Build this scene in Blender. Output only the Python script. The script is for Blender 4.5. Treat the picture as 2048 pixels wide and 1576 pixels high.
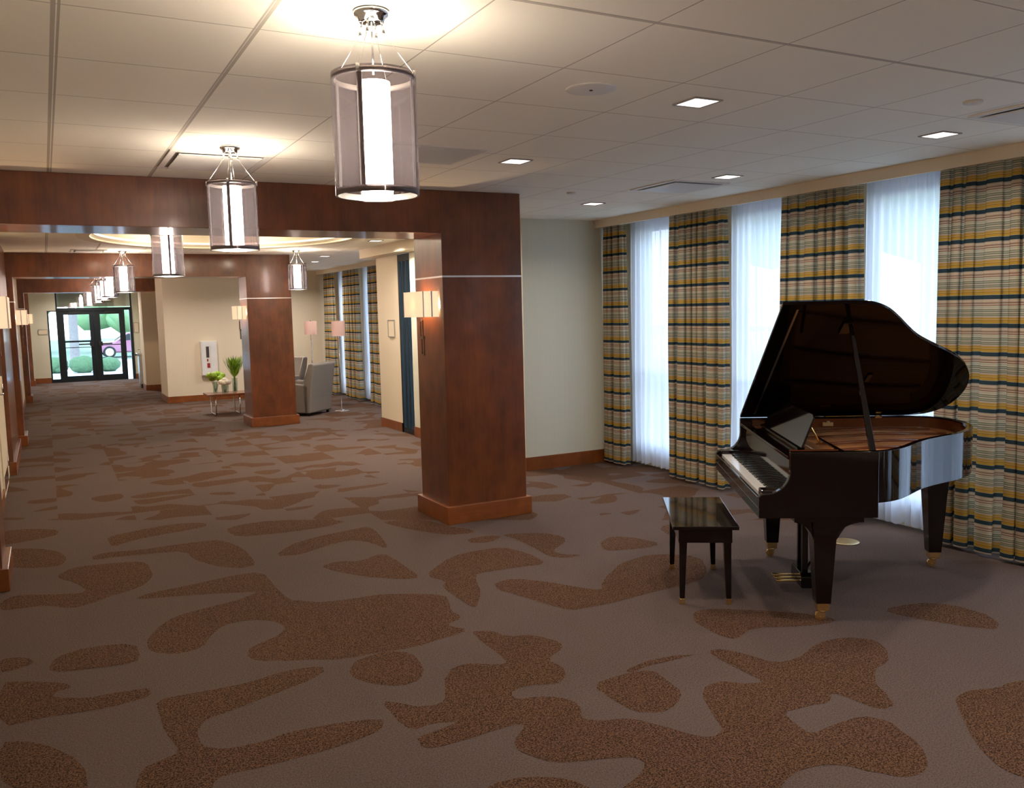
import bpy, bmesh, math, random
from mathutils import Vector, Matrix
for o in list(bpy.data.objects):
    bpy.data.objects.remove(o)
SC = bpy.context.scene
COL = SC.collection
R = math.radians
PI = math.pi
random.seed(7)

# ------------------------------------------------------------------ camera
PITCH, YAW, ROLL, FPX, CAMZ = -0.095711, 0.489218, -0.024452, 1745.27, 1.759
cd = bpy.data.cameras.new('camera')
cd.sensor_width = 36.0
cd.lens = FPX / 2048 * 36
cd.clip_start = 0.05
cd.clip_end = 300
cam = bpy.data.objects.new('camera', cd)
COL.objects.link(cam)
_f = Vector((math.sin(YAW) * math.cos(PITCH), math.cos(YAW) * math.cos(PITCH), math.sin(PITCH)))
_r = Vector((math.cos(YAW), -math.sin(YAW), 0))
_u = _r.cross(_f)
_r2 = _r * math.cos(ROLL) + _u * math.sin(ROLL)
_u2 = -_r * math.sin(ROLL) + _u * math.cos(ROLL)
M = Matrix((_r2, _u2, -_f)).transposed().to_4x4()
M.translation = Vector((0, 0, CAMZ))
cam.matrix_world = M
SC.camera = cam

# ------------------------------------------------------------------ world, sun, daylight, exposure
SKY = 2.9
w = bpy.data.worlds.new('world')
SC.world = w
w.use_nodes = True
nt = w.node_tree
bg = nt.nodes['Background']
tc = nt.nodes.new('ShaderNodeTexCoord')
sx = nt.nodes.new('ShaderNodeSeparateXYZ')
rp = nt.nodes.new('ShaderNodeValToRGB')
nt.links.new(tc.outputs['Generated'], sx.inputs[0])
nt.links.new(sx.outputs['Z'], rp.inputs[0])
nt.links.new(rp.outputs[0], bg.inputs['Color'])
rp.color_ramp.elements[0].position = 0.0
rp.color_ramp.elements[0].color = (0.80, 0.90, 1.0, 1)
rp.color_ramp.elements[1].position = 0.7
rp.color_ramp.elements[1].color = (0.50, 0.70, 1.0, 1)
bg.inputs['Strength'].default_value = SKY
sd = bpy.data.lights.new('sun', 'SUN')
sd.energy = 0.9
sd.angle = R(1.0)
sd.color = (1.0, 0.95, 0.88)
so = bpy.data.objects.new('sun', sd)
so.rotation_euler = (R(28), R(-20), 0)
COL.objects.link(so)
SC.view_settings.view_transform = 'Standard'
SC.view_settings.look = 'None'
SC.view_settings.exposure = 1.5
SC.view_settings.gamma = 1.0
SC.view_settings.use_curve_mapping = False
cy = SC.cycles
cy.use_denoising = True
cy.max_bounces = 8
cy.diffuse_bounces = 4
cy.glossy_bounces = 4
cy.transmission_bounces = 6
cy.transparent_max_bounces = 16
cy.sample_clamp_indirect = 6.0
cy.caustics_reflective = False
cy.caustics_refractive = False

# ------------------------------------------------------------------ materials
def srgb(r, g, b):
    f = lambda c: (c / 255 / 12.92) if c / 255 <= 0.04045 else ((c / 255 + 0.055) / 1.055) ** 2.4
    return (f(r), f(g), f(b), 1)
class NT:
    def __init__(s, name):
        s.m = bpy.data.materials.new(name)
        s.m.use_nodes = True
        s.t = s.m.node_tree
        s.b = s.t.nodes['Principled BSDF']
        s.out = s.t.nodes['Material Output']
    def n(s, typ, **k):
        q = s.t.nodes.new(typ)
        for a, v in k.items():
            setattr(q, a, v)
        return q
    def l(s, a, b):
        s.t.links.new(a, b)
    def math(s, op, a, b=None, c=None):
        q = s.n('ShaderNodeMath', operation=op)
        for i, v in enumerate((a, b, c)):
            if v is None:
                continue
            if isinstance(v, (int, float)):
                q.inputs[i].default_value = v
            else:
                s.l(v, q.inputs[i])
        return q.outputs[0]
    def mix(s, fac, a, b):
        q = s.n('ShaderNodeMix', data_type='RGBA')
        for sock, v in ((q.inputs[0], fac), (q.inputs[6], a), (q.inputs[7], b)):
            if isinstance(v, (int, float, tuple)):
                sock.default_value = v
            else:
                s.l(v, sock)
        return q.outputs[2]
    def noise(s, scale, detail=2, vec=None, dim='3D', rough=0.5):
        q = s.n('ShaderNodeTexNoise')
        q.inputs['Scale'].default_value = scale
        q.inputs['Detail'].default_value = detail
        q.inputs['Roughness'].default_value = rough
        if vec is not None:
            s.l(vec, q.inputs['Vector'])
        return q.outputs['Fac']
    def coord(s, kind='Object'):
        return s.n('ShaderNodeTexCoord').outputs[kind]
    def pos(s):
        return s.n('ShaderNodeNewGeometry').outputs['Position']
    def map(s, vec, scale=(1, 1, 1), loc=(0, 0, 0), rot=(0, 0, 0)):
        q = s.n('ShaderNodeMapping')
        q.inputs['Scale'].default_value = scale
        q.inputs['Location'].default_value = loc
        q.inputs['Rotation'].default_value = rot
        s.l(vec, q.inputs[0])
        return q.outputs[0]
    def ramp(s, fac, stops, interp='LINEAR'):
        q = s.n('ShaderNodeValToRGB')
        cr = q.color_ramp
        cr.interpolation = interp
        while len(cr.elements) < len(stops):
            cr.elements.new(0.5)
        for e, (p_, c_) in zip(cr.elements, stops):
            e.position = p_
            e.color = c_
        s.l(fac, q.inputs[0])
        return q.outputs[0]
    def bump(s, h, strength=0.2, dist=0.01):
        q = s.n('ShaderNodeBump')
        q.inputs['Strength'].default_value = strength
        q.inputs['Distance'].default_value = dist
        s.l(h, q.inputs['Height'])
        s.l(q.outputs[0], s.b.inputs['Normal'])
    def set(s, **k):
        for a, v in k.items():
            i = s.b.inputs[a.replace('_', ' ')]
            if isinstance(v, (int, float, tuple)):
                i.default_value = v
            else:
                s.l(v, i)
        return s
MAT = {}
def simple(name, col, rough=0.5, metal=0.0, coat=0.0, noise=0.08, nscale=8.0, emis=None, estr=0.0, bump=0.0, bscale=200.0):
    t = NT(name)
    f = t.noise(nscale, 3, t.coord())
    c2 = tuple(max(0, min(1, v * (1 - noise))) for v in col[:3]) + (1,)
    c1 = tuple(max(0, min(1, v * (1 + noise))) for v in col[:3]) + (1,)
    t.set(Base_Color=t.mix(f, c2, c1), Roughness=rough, Metallic=metal)
    t.b.inputs['Coat Weight'].default_value = coat
    t.b.inputs['Coat Roughness'].default_value = 0.05
    if emis:
        t.b.inputs['Emission Color'].default_value = emis
        t.b.inputs['Emission Strength'].default_value = estr
    if bump:
        t.bump(t.noise(bscale, 2, t.coord()), bump, 0.003)
    MAT[name] = t.m
    return t.m

def make_wood(name, dark, light, rough, vertical=True, coat=0.3):
    t = NT(name)
    p = t.pos()
    sc = (14, 14, 1.1) if vertical else (1.1, 14, 14)
    g = t.noise(3.0, 8, t.map(p, sc), rough=0.62)
    g2 = t.noise(2.2, 3, t.map(p, (1.2, 1.2, .7)))
    g3 = t.noise(9.0, 4, t.map(p, (1, 1, 0.6)))
    f = t.math('ADD', t.math('MULTIPLY', g, 0.26), t.math('ADD', t.math('MULTIPLY', g2, 0.40), t.math('MULTIPLY', g3, 0.36)))
    c = t.ramp(f, [(0.38, dark), (0.68, light)])
    t.set(Base_Color=c, Roughness=rough)
    t.b.inputs['Coat Weight'].default_value = coat
    t.b.inputs['Coat Roughness'].default_value = 0.12
    MAT[name] = t.m
make_wood('cherry', srgb(78, 38, 14), srgb(126, 68, 28), 0.36)
make_wood('cherry_base', srgb(110, 58, 22), srgb(150, 84, 38), 0.34, vertical=False)

def wallmat(name, col):
    t = NT(name)
    p = t.pos()
    st = t.noise(60, 2, t.map(p, (1, 1, 0.01)))
    c = t.mix(st, tuple(v * 0.955 for v in col[:3]) + (1,), tuple(min(1, v * 1.03) for v in col[:3]) + (1,))
    t.set(Base_Color=c, Roughness=0.72)
    MAT[name] = t.m
wallmat('wall_cream', srgb(228, 214, 188))
wallmat('wall_green', srgb(216, 214, 194))
simple('trim_white', srgb(214, 208, 196), 0.6, noise=0.02)
simple('chrome', (0.75, 0.75, 0.76, 1), 0.12, 1.0, noise=0.02)
simple('nickel', (0.62, 0.60, 0.58, 1), 0.28, 1.0, noise=0.02)
simple('band_metal', (0.80, 0.76, 0.72, 1), 0.3, 1.0, noise=0.02)
simple('brass', (0.95, 0.68, 0.28, 1), 0.22, 1.0, noise=0.05)
simple('dull_brass', (0.72, 0.56, 0.30, 1), 0.4, 0.9, noise=0.1, nscale=60)
simple('piano_black', (0.0060, 0.0028, 0.0026, 1), 0.06, coat=0.08, noise=0.1)
MAT['piano_black'].node_tree.nodes['Principled BSDF'].inputs['Specular IOR Level'].default_value = 0.5
simple('lid_finish', (0.0055, 0.0026, 0.0024, 1), 0.05, coat=0.0, noise=0.1)
MAT['lid_finish'].node_tree.nodes['Principled BSDF'].inputs['Specular IOR Level'].default_value = 0.07
simple('piano_inner', (0.14, 0.040, 0.013, 1), 0.2, coat=0.5, noise=0.15)
simple('soundboard', (0.88, 0.34, 0.09, 1), 0.35, coat=0.4, noise=0.12, nscale=3)
simple('plate_gold', (0.52, 0.22, 0.07, 1), 0.4, 0.2, noise=0.1)
simple('key_white', (0.88, 0.85, 0.78, 1), 0.15, coat=0.6, noise=0.02)
simple('key_black', (0.010, 0.010, 0.010, 1), 0.2, coat=0.5, noise=0.1)
simple('felt_red', (0.20, 0.02, 0.02, 1), 0.9)
simple('steel_string', (0.55, 0.42, 0.3, 1), 0.3, 1.0)
simple('bronze_frame', (0.012, 0.020, 0.026, 1), 0.35, 0.4, noise=0.1)
simple('fixture_white', srgb(226, 222, 214), 0.5, noise=0.02)
simple('fixture_grey', srgb(150, 146, 138), 0.6, noise=0.05)
simple('fixture_dark', srgb(60, 50, 44), 0.6, noise=0.05)
simple('steel', (0.55, 0.55, 0.56, 1), 0.3, 1.0)
simple('black_plastic', (0.012, 0.012, 0.013, 1), 0.4)
simple('armchair_grey', srgb(136, 126, 116), 0.85, noise=0.1, nscale=60, bump=0.3, bscale=300)
simple('armchair_piping', srgb(190, 182, 170), 0.8)
simple('leaf', srgb(158, 196, 50), 0.5, noise=0.3, nscale=30)
simple('leaf_dark', srgb(84, 124, 36), 0.5, noise=0.3, nscale=30)
simple('petal', srgb(238, 228, 206), 0.6, noise=0.08, nscale=60)
simple('bark', srgb(120, 112, 110), 0.9, noise=0.3, nscale=12, bump=0.6, bscale=30)
simple('shrub', srgb(72, 100, 66), 0.8, noise=0.4, nscale=14, bump=0.8, bscale=20)
simple('foliage', srgb(136, 172, 128), 0.8, noise=0.5, nscale=1.2, bump=0.8, bscale=6)
simple('pavement', srgb(206, 210, 222), 0.9, noise=0.05)
simple('asphalt', srgb(88, 96, 108), 0.9, noise=0.05)
simple('aged_bronze', (0.20, 0.13, 0.08, 1), 0.35, 0.9)
simple('grass', srgb(112, 126, 108), 0.9, noise=0.2, nscale=3)
simple('car_paint', srgb(168, 96, 128), 0.25, coat=1.0, noise=0.03)
simple('tire', (0.02, 0.02, 0.02, 1), 0.8)
simple('frame_white', srgb(228, 228, 226), 0.4)
simple('paper', srgb(226, 224, 218), 0.8, noise=0.01)
simple('art_dark', srgb(66, 58, 56), 0.8)
simple('art_red', srgb(150, 40, 44), 0.8)
simple('recess_lamp', (0.9, 0.85, 0.82, 1), 0.5, emis=(1.0, 0.88, 0.84, 1), estr=1.0)
simple('diffuser_glow', (0.9, 0.85, 0.78, 1), 0.5, emis=(1.0, 0.90, 0.75, 1), estr=27.0)
simple('cove_glow', (0.9, 0.85, 0.78, 1), 0.5, emis=(1.0, 0.84, 0.62, 1), estr=0.4)

def shade_mat(name, col, ecol, estr, transl=0.5):
    t = NT(name)
    f = t.noise(400, 1, t.map(t.coord(), (1, 1, 0.2)))
    c = t.mix(f, tuple(v * .93 for v in col[:3]) + (1,), col)
    d = t.n('ShaderNodeBsdfDiffuse'); t.l(c, d.inputs[0])
    tr = t.n('ShaderNodeBsdfTranslucent'); t.l(c, tr.inputs[0])
    mx = t.n('ShaderNodeMixShader'); mx.inputs[0].default_value = transl
    t.l(d.outputs[0], mx.inputs[1]); t.l(tr.outputs[0], mx.inputs[2])
    last = mx.outputs[0]
    if estr:
        e = t.n('ShaderNodeEmission'); e.inputs[0].default_value = ecol; e.inputs[1].default_value = estr
        a = t.n('ShaderNodeAddShader'); t.l(last, a.inputs[0]); t.l(e.outputs[0], a.inputs[1]); last = a.outputs[0]
    t.l(last, t.out.inputs[0])
    MAT[name] = t.m
shade_mat('sconce_shade', srgb(238, 224, 204), (1.0, 0.86, 0.70, 1), 0.12, 0.40)
shade_mat('lamp_shade', srgb(224, 188, 172), (1.0, 0.7, 0.6, 1), 0.05, 0.5)

def glass(name, tint, mixf=0.12, rough=0.02, speckle=False, density=0.0):
    t = NT(name)
    tr = t.n('ShaderNodeBsdfTransparent'); tr.inputs[0].default_value = tint
    gl = t.n('ShaderNodeBsdfGlossy'); gl.inputs['Roughness'].default_value = rough
    lw = t.n('ShaderNodeLayerWeight'); lw.inputs[0].default_value = 0.5
    fac = t.math('ADD', t.math('MULTIPLY', t.math('POWER', lw.outputs['Facing'], 3.0), 0.45), mixf * 0.3)
    if speckle:
        df = t.n('ShaderNodeBsdfTranslucent'); df.inputs[0].default_value = (0.13, 0.11, 0.115, 1)
        d2 = t.n('ShaderNodeBsdfDiffuse'); d2.inputs[0].default_value = (0.07, 0.06, 0.065, 1)
        a = t.n('ShaderNodeMixShader'); a.inputs[0].default_value = 0.5
        t.l(df.outputs[0], a.inputs[1]); t.l(d2.outputs[0], a.inputs[2])
        vor = t.n('ShaderNodeTexVoronoi'); vor.inputs['Scale'].default_value = 190
        t.l(t.coord(), vor.inputs['Vector'])
        nz = t.noise(120, 1, t.coord())
        sp = t.math('LESS_THAN', t.math('ADD', vor.outputs['Distance'], t.math('MULTIPLY', nz, 0.3)), 0.40)
        f2 = t.math('ADD', t.math('MULTIPLY', sp, 0.22), density)
        m0 = t.n('ShaderNodeMixShader'); t.l(f2, m0.inputs[0]); t.l(tr.outputs[0], m0.inputs[1]); t.l(a.outputs[0], m0.inputs[2])
        base = m0.outputs[0]
    else:
        base = tr.outputs[0]
    mx = t.n('ShaderNodeMixShader'); t.l(fac, mx.inputs[0]); t.l(base, mx.inputs[1]); t.l(gl.outputs[0], mx.inputs[2])
    t.l(mx.outputs[0], t.out.inputs[0])
    MAT[name] = t.m
glass('window_glass', (0.97, 0.985, 0.98, 1), 0.1)
glass('door_glass', (0.80, 0.86, 0.86, 1), 0.1)
glass('transom_glass', (0.86, 0.90, 0.88, 1), 0.6)
glass('vase_glass', (0.86, 0.92, 0.88, 1), 0.3)
glass('seeded_glass', (0.50, 0.44, 0.47, 1), 0.2, 0.06, True, 0.12)

# curtain: horizontal woven stripes by height
def curtain_mat():
    t = NT('striped_drape')
    s = t.n('ShaderNodeSeparateXYZ'); t.l(t.coord(), s.inputs[0])
    z = t.math('DIVIDE', t.math('ADD', s.outputs['Z'], 0.151), 0.1905)
    fr = t.math('FRACT', z)
    teal = srgb(48, 72, 84); must = srgb(206, 162, 62); must2 = srgb(192, 144, 48); gold = srgb(222, 182, 96)
    cream = srgb(226, 214, 188); grey = srgb(138, 136, 118); pink = srgb(206, 176, 150); red = srgb(118, 70, 58); sage = srgb(192, 192, 166)
    stops = [(0.0, teal), (0.145, cream), (0.16, must), (0.215, gold), (0.228, must2), (0.275, cream), (0.288, must), (0.345, pink), (0.385, cream),
             (0.41, grey), (0.445, sage), (0.475, grey), (0.51, cream), (0.55, grey), (0.585, sage), (0.625, grey), (0.655, cream), (0.70, sage), (0.735, cream), (0.77, red),
             (0.79, pink), (0.825, cream), (0.85, red), (0.875, pink), (0.925, cream), (0.955, pink), (0.985, cream)]
    c = t.ramp(fr, stops, 'CONSTANT')
    th = t.noise(900, 1, t.map(t.coord(), (1, 1, 0.1)))
    c2 = t.mix(t.math('ADD', t.math('MULTIPLY', th, 0.22), 0.06), c, srgb(84, 72, 50))
    d = t.n('ShaderNodeBsdfDiffuse'); t.l(c2, d.inputs[0])
    tr = t.n('ShaderNodeBsdfTranslucent'); t.l(c2, tr.inputs[0])
    mx = t.n('ShaderNodeMixShader'); mx.inputs[0].default_value = 0.24
    t.l(d.outputs[0], mx.inputs[1]); t.l(tr.outputs[0], mx.inputs[2])
    t.l(mx.outputs[0], t.out.inputs[0])
    MAT['drape'] = t.m
curtain_mat()
def sheer_mat():
    t = NT('sheer_cloth')
    col = srgb(236, 240, 250)
    d = t.n('ShaderNodeBsdfDiffuse'); d.inputs[0].default_value = col
    tl = t.n('ShaderNodeBsdfTranslucent'); tl.inputs[0].default_value = col
    tp = t.n('ShaderNodeBsdfTransparent'); tp.inputs[0].default_value = (0.97, 0.98, 1, 1)
    m1 = t.n('ShaderNodeMixShader'); m1.inputs[0].default_value = 0.55
    t.l(d.outputs[0], m1.inputs[1]); t.l(tl.outputs[0], m1.inputs[2])
    m2 = t.n('ShaderNodeMixShader'); m2.inputs[0].default_value = 0.07
    t.l(m1.outputs[0], m2.inputs[1]); t.l(tp.outputs[0], m2.inputs[2])
    t.l(m2.outputs[0], t.out.inputs[0])
    MAT['sheer'] = t.m
sheer_mat()

# ceiling tiles
def ceiling_mat():
    t = NT('ceiling_tile')
    s = t.n('ShaderNodeSeparateXYZ'); t.l(t.pos(), s.inputs[0])
    def line(v, off, per, hw):
        f = t.math('FRACT', t.math('ADD', t.math('DIVIDE', t.math('SUBTRACT', v, off), per), 0.5))
        return t.math('LESS_THAN', t.math('ABSOLUTE', t.math('SUBTRACT', f, 0.5)), hw / per)
    X, Y = s.outputs['X'], s.outputs['Y']
    a = line(X, 0.095, 0.612, 0.0032)
    b = line(Y, 3.11, 0.61, 0.0030)
    one = t.math('MAXIMUM', a, b)
    # wider rails where two grid tees run side by side
    def rail(v, x0, hw):
        return t.math('LESS_THAN', t.math('ABSOLUTE', t.math('SUBTRACT', v, x0)), hw)
    r0 = t.math('MAXIMUM', rail(X, 0.088, .0045), rail(X, 0.107, .0045))
    r1 = t.math('MAXIMUM', rail(X, 0.698, .004), rail(X, 0.714, .004))
    r2 = t.math('MAXIMUM', rail(Y, 2.494, .0035), rail(Y, 2.508, .0035))
    one = t.math('MAXIMUM', one, t.math('MAXIMUM', r2, t.math('MAXIMUM', r0, r1)))
    n = t.noise(260, 2, t.pos())
    tile = t.mix(n, srgb(246, 240, 222), srgb(252, 247, 230))
    c = t.mix(t.math('MULTIPLY', one, 0.62), tile, srgb(138, 122, 100))
    t.set(Base_Color=c, Roughness=0.85)
    MAT['ceiling'] = t.m
ceiling_mat()

# carpet
def carpet_mats():
    for nm, force in (('carpet', 0), ('carpet_motif', 1)):
        t = NT(nm)
        p = t.pos()
        fib = t.noise(190, 1, p)
        fib2 = t.noise(110, 2, p)
        tex = t.math('ADD', t.math('MULTIPLY', fib, 0.6), t.math('MULTIPLY', fib2, 0.4))
        plain = t.ramp(tex, [(0.35, srgb(73, 61, 56)), (0.65, srgb(112, 96, 89))])
        big = t.noise(1.6, 2, p)
        br1 = t.mix(t.math('GREATER_THAN', t.noise(2.6, 1, p), 0.5), srgb(44, 30, 20), srgb(46, 31, 25))
        br2 = t.mix(big, srgb(114, 85, 58), srgb(108, 78, 64))
        q = t.n('ShaderNodeMapRange'); q.inputs['From Min'].default_value = 0.42; q.inputs['From Max'].default_value = 0.58
        t.l(tex, q.inputs['Value'])
        motif = t.mix(q.outputs[0], br1, br2)
        if force:
            c = motif
        else:
            s = t.n('ShaderNodeSeparateXYZ'); t.l(p, s.inputs[0])
            cx = t.math('FLOOR', t.math('DIVIDE', s.outputs['X'], 0.61))
            cy_ = t.math('FLOOR', t.math('DIVIDE', s.outputs['Y'], 0.61))
            cb = t.n('ShaderNodeCombineXYZ'); t.l(cx, cb.inputs[0]); t.l(cy_, cb.inputs[1])
            wn = t.n('ShaderNodeTexWhiteNoise', noise_dimensions='3D'); t.l(cb.outputs[0], wn.inputs['Vector'])
            sc = t.n('ShaderNodeVectorMath', operation='SCALE'); t.l(wn.outputs['Color'], sc.inputs[0]); sc.inputs['Scale'].default_value = 40.0
            ad = t.n('ShaderNodeVectorMath', operation='ADD'); t.l(p, ad.inputs[0]); t.l(sc.outputs[0], ad.inputs[1])
            nz = t.noise(1.9, 0.6, t.map(ad.outputs[0], (1.0, 1.0, 1.0)))
            mask = t.math('GREATER_THAN', nz, 0.535)
            # only beyond the near floor, whose motifs are laid as their own faces
            far = t.math('GREATER_THAN', t.math('ADD', t.math('MULTIPLY', s.outputs['X'], 0.671), s.outputs['Y']), 8.643)
            seam = t.math('GREATER_THAN', wn.outputs['Value'], 0.5)
            pl2 = t.mix(t.math('MULTIPLY', seam, 0.10), plain, srgb(104, 90, 84))
            c = t.mix(t.math('MULTIPLY', mask, far), pl2, motif)
        t.set(Base_Color=c, Roughness=0.95)
        t.b.inputs['Specular IOR Level'].default_value = 0.1
        t.bump(fib2, 0.35, 0.004)
        MAT[nm] = t.m
carpet_mats()

# ------------------------------------------------------------------ mesh helpers
class MB:
    def __init__(s):
        s.bm = bmesh.new()
    def box(s, x0, y0, z0, x1, y1, z1, mi=0):
        vs = [s.bm.verts.new(c) for c in ((x0, y0, z0), (x1, y0, z0), (x1, y1, z0), (x0, y1, z0), (x0, y0, z1), (x1, y0, z1), (x1, y1, z1), (x0, y1, z1))]
        for f in ((0, 3, 2, 1), (4, 5, 6, 7), (0, 1, 5, 4), (1, 2, 6, 5), (2, 3, 7, 6), (3, 0, 4, 7)):
            q = s.bm.faces.new([vs[i] for i in f]); q.material_index = mi
        return s
    def quad(s, pts, mi=0):
        q = s.bm.faces.new([s.bm.verts.new(p) for p in pts]); q.material_index = mi
        return s
    def tube(s, pts, r, n=10, caps=True, mi=0):
        pts = [Vector(p) for p in pts]
        rs = r if isinstance(r, (list, tuple)) else [r] * len(pts)
        rings = []
        prev = None
        for i, p in enumerate(pts):
            a = pts[min(i + 1, len(pts) - 1)] - pts[max(i - 1, 0)]
            a.normalize()
            if prev is None:
                ref = Vector((0, 0, 1)) if abs(a.z) < 0.9 else Vector((1, 0, 0))
                e = a.cross(ref).normalized()
            else:
                e = (prev - a * prev.dot(a)).normalized()
            prev = e
            g = a.cross(e)
            rings.append([s.bm.verts.new(p + (e * math.cos(2 * PI * k / n) + g * math.sin(2 * PI * k / n)) * rs[i]) for k in range(n)])
        for i in range(len(rings) - 1):
            for k in range(n):
                q = s.bm.faces.new((rings[i][k], rings[i][(k + 1) % n], rings[i + 1][(k + 1) % n], rings[i + 1][k])); q.smooth = True; q.material_index = mi
        if caps:
            s.bm.faces.new(rings[0][::-1]).material_index = mi
            s.bm.faces.new(rings[-1]).material_index = mi
        return s
    def lathe(s, prof, n=32, c=(0, 0, 0), mi=0, smooth=True, capends=True):
        rings = []
        for r, z in prof:
            if r < 1e-6:
                rings.append([s.bm.verts.new((c[0], c[1], c[2] + z))])
            else:
                rings.append([s.bm.verts.new((c[0] + r * math.cos(2 * PI * k / n), c[1] + r * math.sin(2 * PI * k / n), c[2] + z)) for k in range(n)])
        for a, b in zip(rings, rings[1:]):
            for k in range(n):
                k2 = (k + 1) % n
                if len(a) == 1 and len(b) == 1:
                    continue
                if len(a) == 1:
                    f = (a[0], b[k2], b[k])
                elif len(b) == 1:
                    f = (a[k], a[k2], b[0])
                else:
                    f = (a[k], a[k2], b[k2], b[k])
                q = s.bm.faces.new(f); q.smooth = smooth; q.material_index = mi
        if capends:
            for rr, rev in ((rings[0], True), (rings[-1], False)):
                if len(rr) > 1:
                    s.bm.faces.new(rr[::-1] if rev else rr).material_index = mi
        return s
    def prism(s, pts, z0, z1, axis='z', mi=0):
        def P(a, b, h):
            return {'z': (a, b, h), 'y': (a, h, b), 'x': (h, a, b)}[axis]
        lo = [s.bm.verts.new(P(a, b, z0)) for a, b in pts]
        hi = [s.bm.verts.new(P(a, b, z1)) for a, b in pts]
        s.bm.faces.new(lo[::-1]).material_index = mi
        s.bm.faces.new(hi).material_index = mi
        n = len(pts)
        for i in range(n):
            s.bm.faces.new((lo[i], lo[(i + 1) % n], hi[(i + 1) % n], hi[i])).material_index = mi
        return s
    def wallstrip(s, outer, inner, z0, z1, mi=0):
        """a closed-section ribbon between two open polylines"""
        n = len(outer)
        V = [[s.bm.verts.new((a[0], a[1], z)) for a in L] for z in (z0, z1) for L in (outer, inner)]
        o0, i0, o1, i1 = V
        for k in range(n - 1):
            for f in ((o0[k], o0[k + 1], o1[k + 1], o1[k]), (i0[k + 1], i0[k], i1[k], i1[k + 1]), (o1[k], o1[k + 1], i1[k + 1], i1[k]), (i0[k], i0[k + 1], o0[k + 1], o0[k])):
                q = s.bm.faces.new(f); q.material_index = mi
        for k in (0, n - 1):
            s.bm.faces.new((o0[k], o1[k], i1[k], i0[k]))
        return s
    def xf(s, mat):
        s.bm.transform(mat)
        return s
    def add(s, other, mat=None):
        me = bpy.data.meshes.new('tmp')
        other.bm.to_mesh(me)
        if mat is not None:
            me.transform(mat)
        s.bm.from_mesh(me)
        bpy.data.meshes.remove(me)
        return s
    def ball(s, c, r, sub=2, sz=(1, 1, 1), jit=0.0, mi=0):
        m = Matrix.Translation(c) @ Matrix.Diagonal((r * sz[0], r * sz[1], r * sz[2], 1))
        g = bmesh.ops.create_icosphere(s.bm, subdivisions=sub, radius=1, matrix=m)
        for v in g['verts']:
            if jit:
                v.co += Vector((random.uniform(-1, 1), random.uniform(-1, 1), random.uniform(-1, 1))) * jit
            for f in v.link_faces:
                f.smooth = True; f.material_index = mi
        return s
    def build(s, name, mat, parent=None, bevel=0.0, segs=2, smooth=None):
        bmesh.ops.recalc_face_normals(s.bm, faces=s.bm.faces)
        me = bpy.data.meshes.new(name)
        s.bm.to_mesh(me)
        s.bm.free()
        for m in (mat if isinstance(mat, (list, tuple)) else [mat]):
            me.materials.append(MAT[m])
        if smooth is not None:
            for p_ in me.polygons:
                p_.use_smooth = smooth
        o = bpy.data.objects.new(name, me)
        COL.objects.link(o)
        if parent is not None:
            o.parent = parent
        if bevel:
            b = o.modifiers.new('bevel', 'BEVEL')
            b.width = bevel; b.segments = segs; b.limit_method = 'ANGLE'; b.angle_limit = R(40)
            b.harden_normals = False
        return o
def tag(o, label=None, cat=None, group=None, kind=None):
    if label: o['label'] = label
    if cat: o['category'] = cat
    if group: o['group'] = group
    if kind: o['kind'] = kind
    return o
def empty(name, loc, rz=0.0, label=None, cat=None, group=None):
    o = bpy.data.objects.new(name, None)
    COL.objects.link(o)
    o.location = loc
    o.rotation_euler = (0, 0, rz)
    o.empty_display_size = 0.1
    return tag(o, label, cat, group)
KIDS = {}
def tree(o):
    return [c for c in bpy.data.objects if c.parent == o]
def copy_tree(o, parent=None):
    c = o.copy()
    COL.objects.link(c)
    if parent is not None:
        c.parent = parent
    for ch in tree(o):
        copy_tree(ch, c)
    return c
def dup(o, loc, rz, label, group=None):
    c = copy_tree(o)
    c.location = loc
    c.rotation_euler = (0, 0, rz)
    return tag(c, label, None, group)
def struct(o):
    o['kind'] = 'structure'
    return o
def point(name, loc, watts, col, radius=0.03, parent=None):
    l = bpy.data.lights.new(name, 'POINT')
    l.energy = watts
    l.color = col
    l.shadow_soft_size = radius
    o = bpy.data.objects.new(name, l)
    COL.objects.link(o)
    o.location = loc
    if parent is not None:
        o.parent = parent
    return o
def area(name, loc, watts, col, size, parent=None):
    l = bpy.data.lights.new(name, 'AREA')
    l.energy = watts; l.color = col; l.size = size; l.spread = R(150)
    o = bpy.data.objects.new(name, l)
    COL.objects.link(o)
    o.location = loc
    if parent is not None:
        o.parent = parent
    return o
def spot(name, loc, watts, col, radius, angle, parent=None, up=True, blend=0.6):
    l = bpy.data.lights.new(name, 'SPOT')
    l.energy = watts; l.color = col; l.shadow_soft_size = radius
    l.spot_size = R(angle); l.spot_blend = blend
    o = bpy.data.objects.new(name, l)
    COL.objects.link(o)
    o.location = loc
    o.rotation_euler = (PI if up else 0, 0, 0)
    if parent is not None:
        o.parent = parent
    return o

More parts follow.
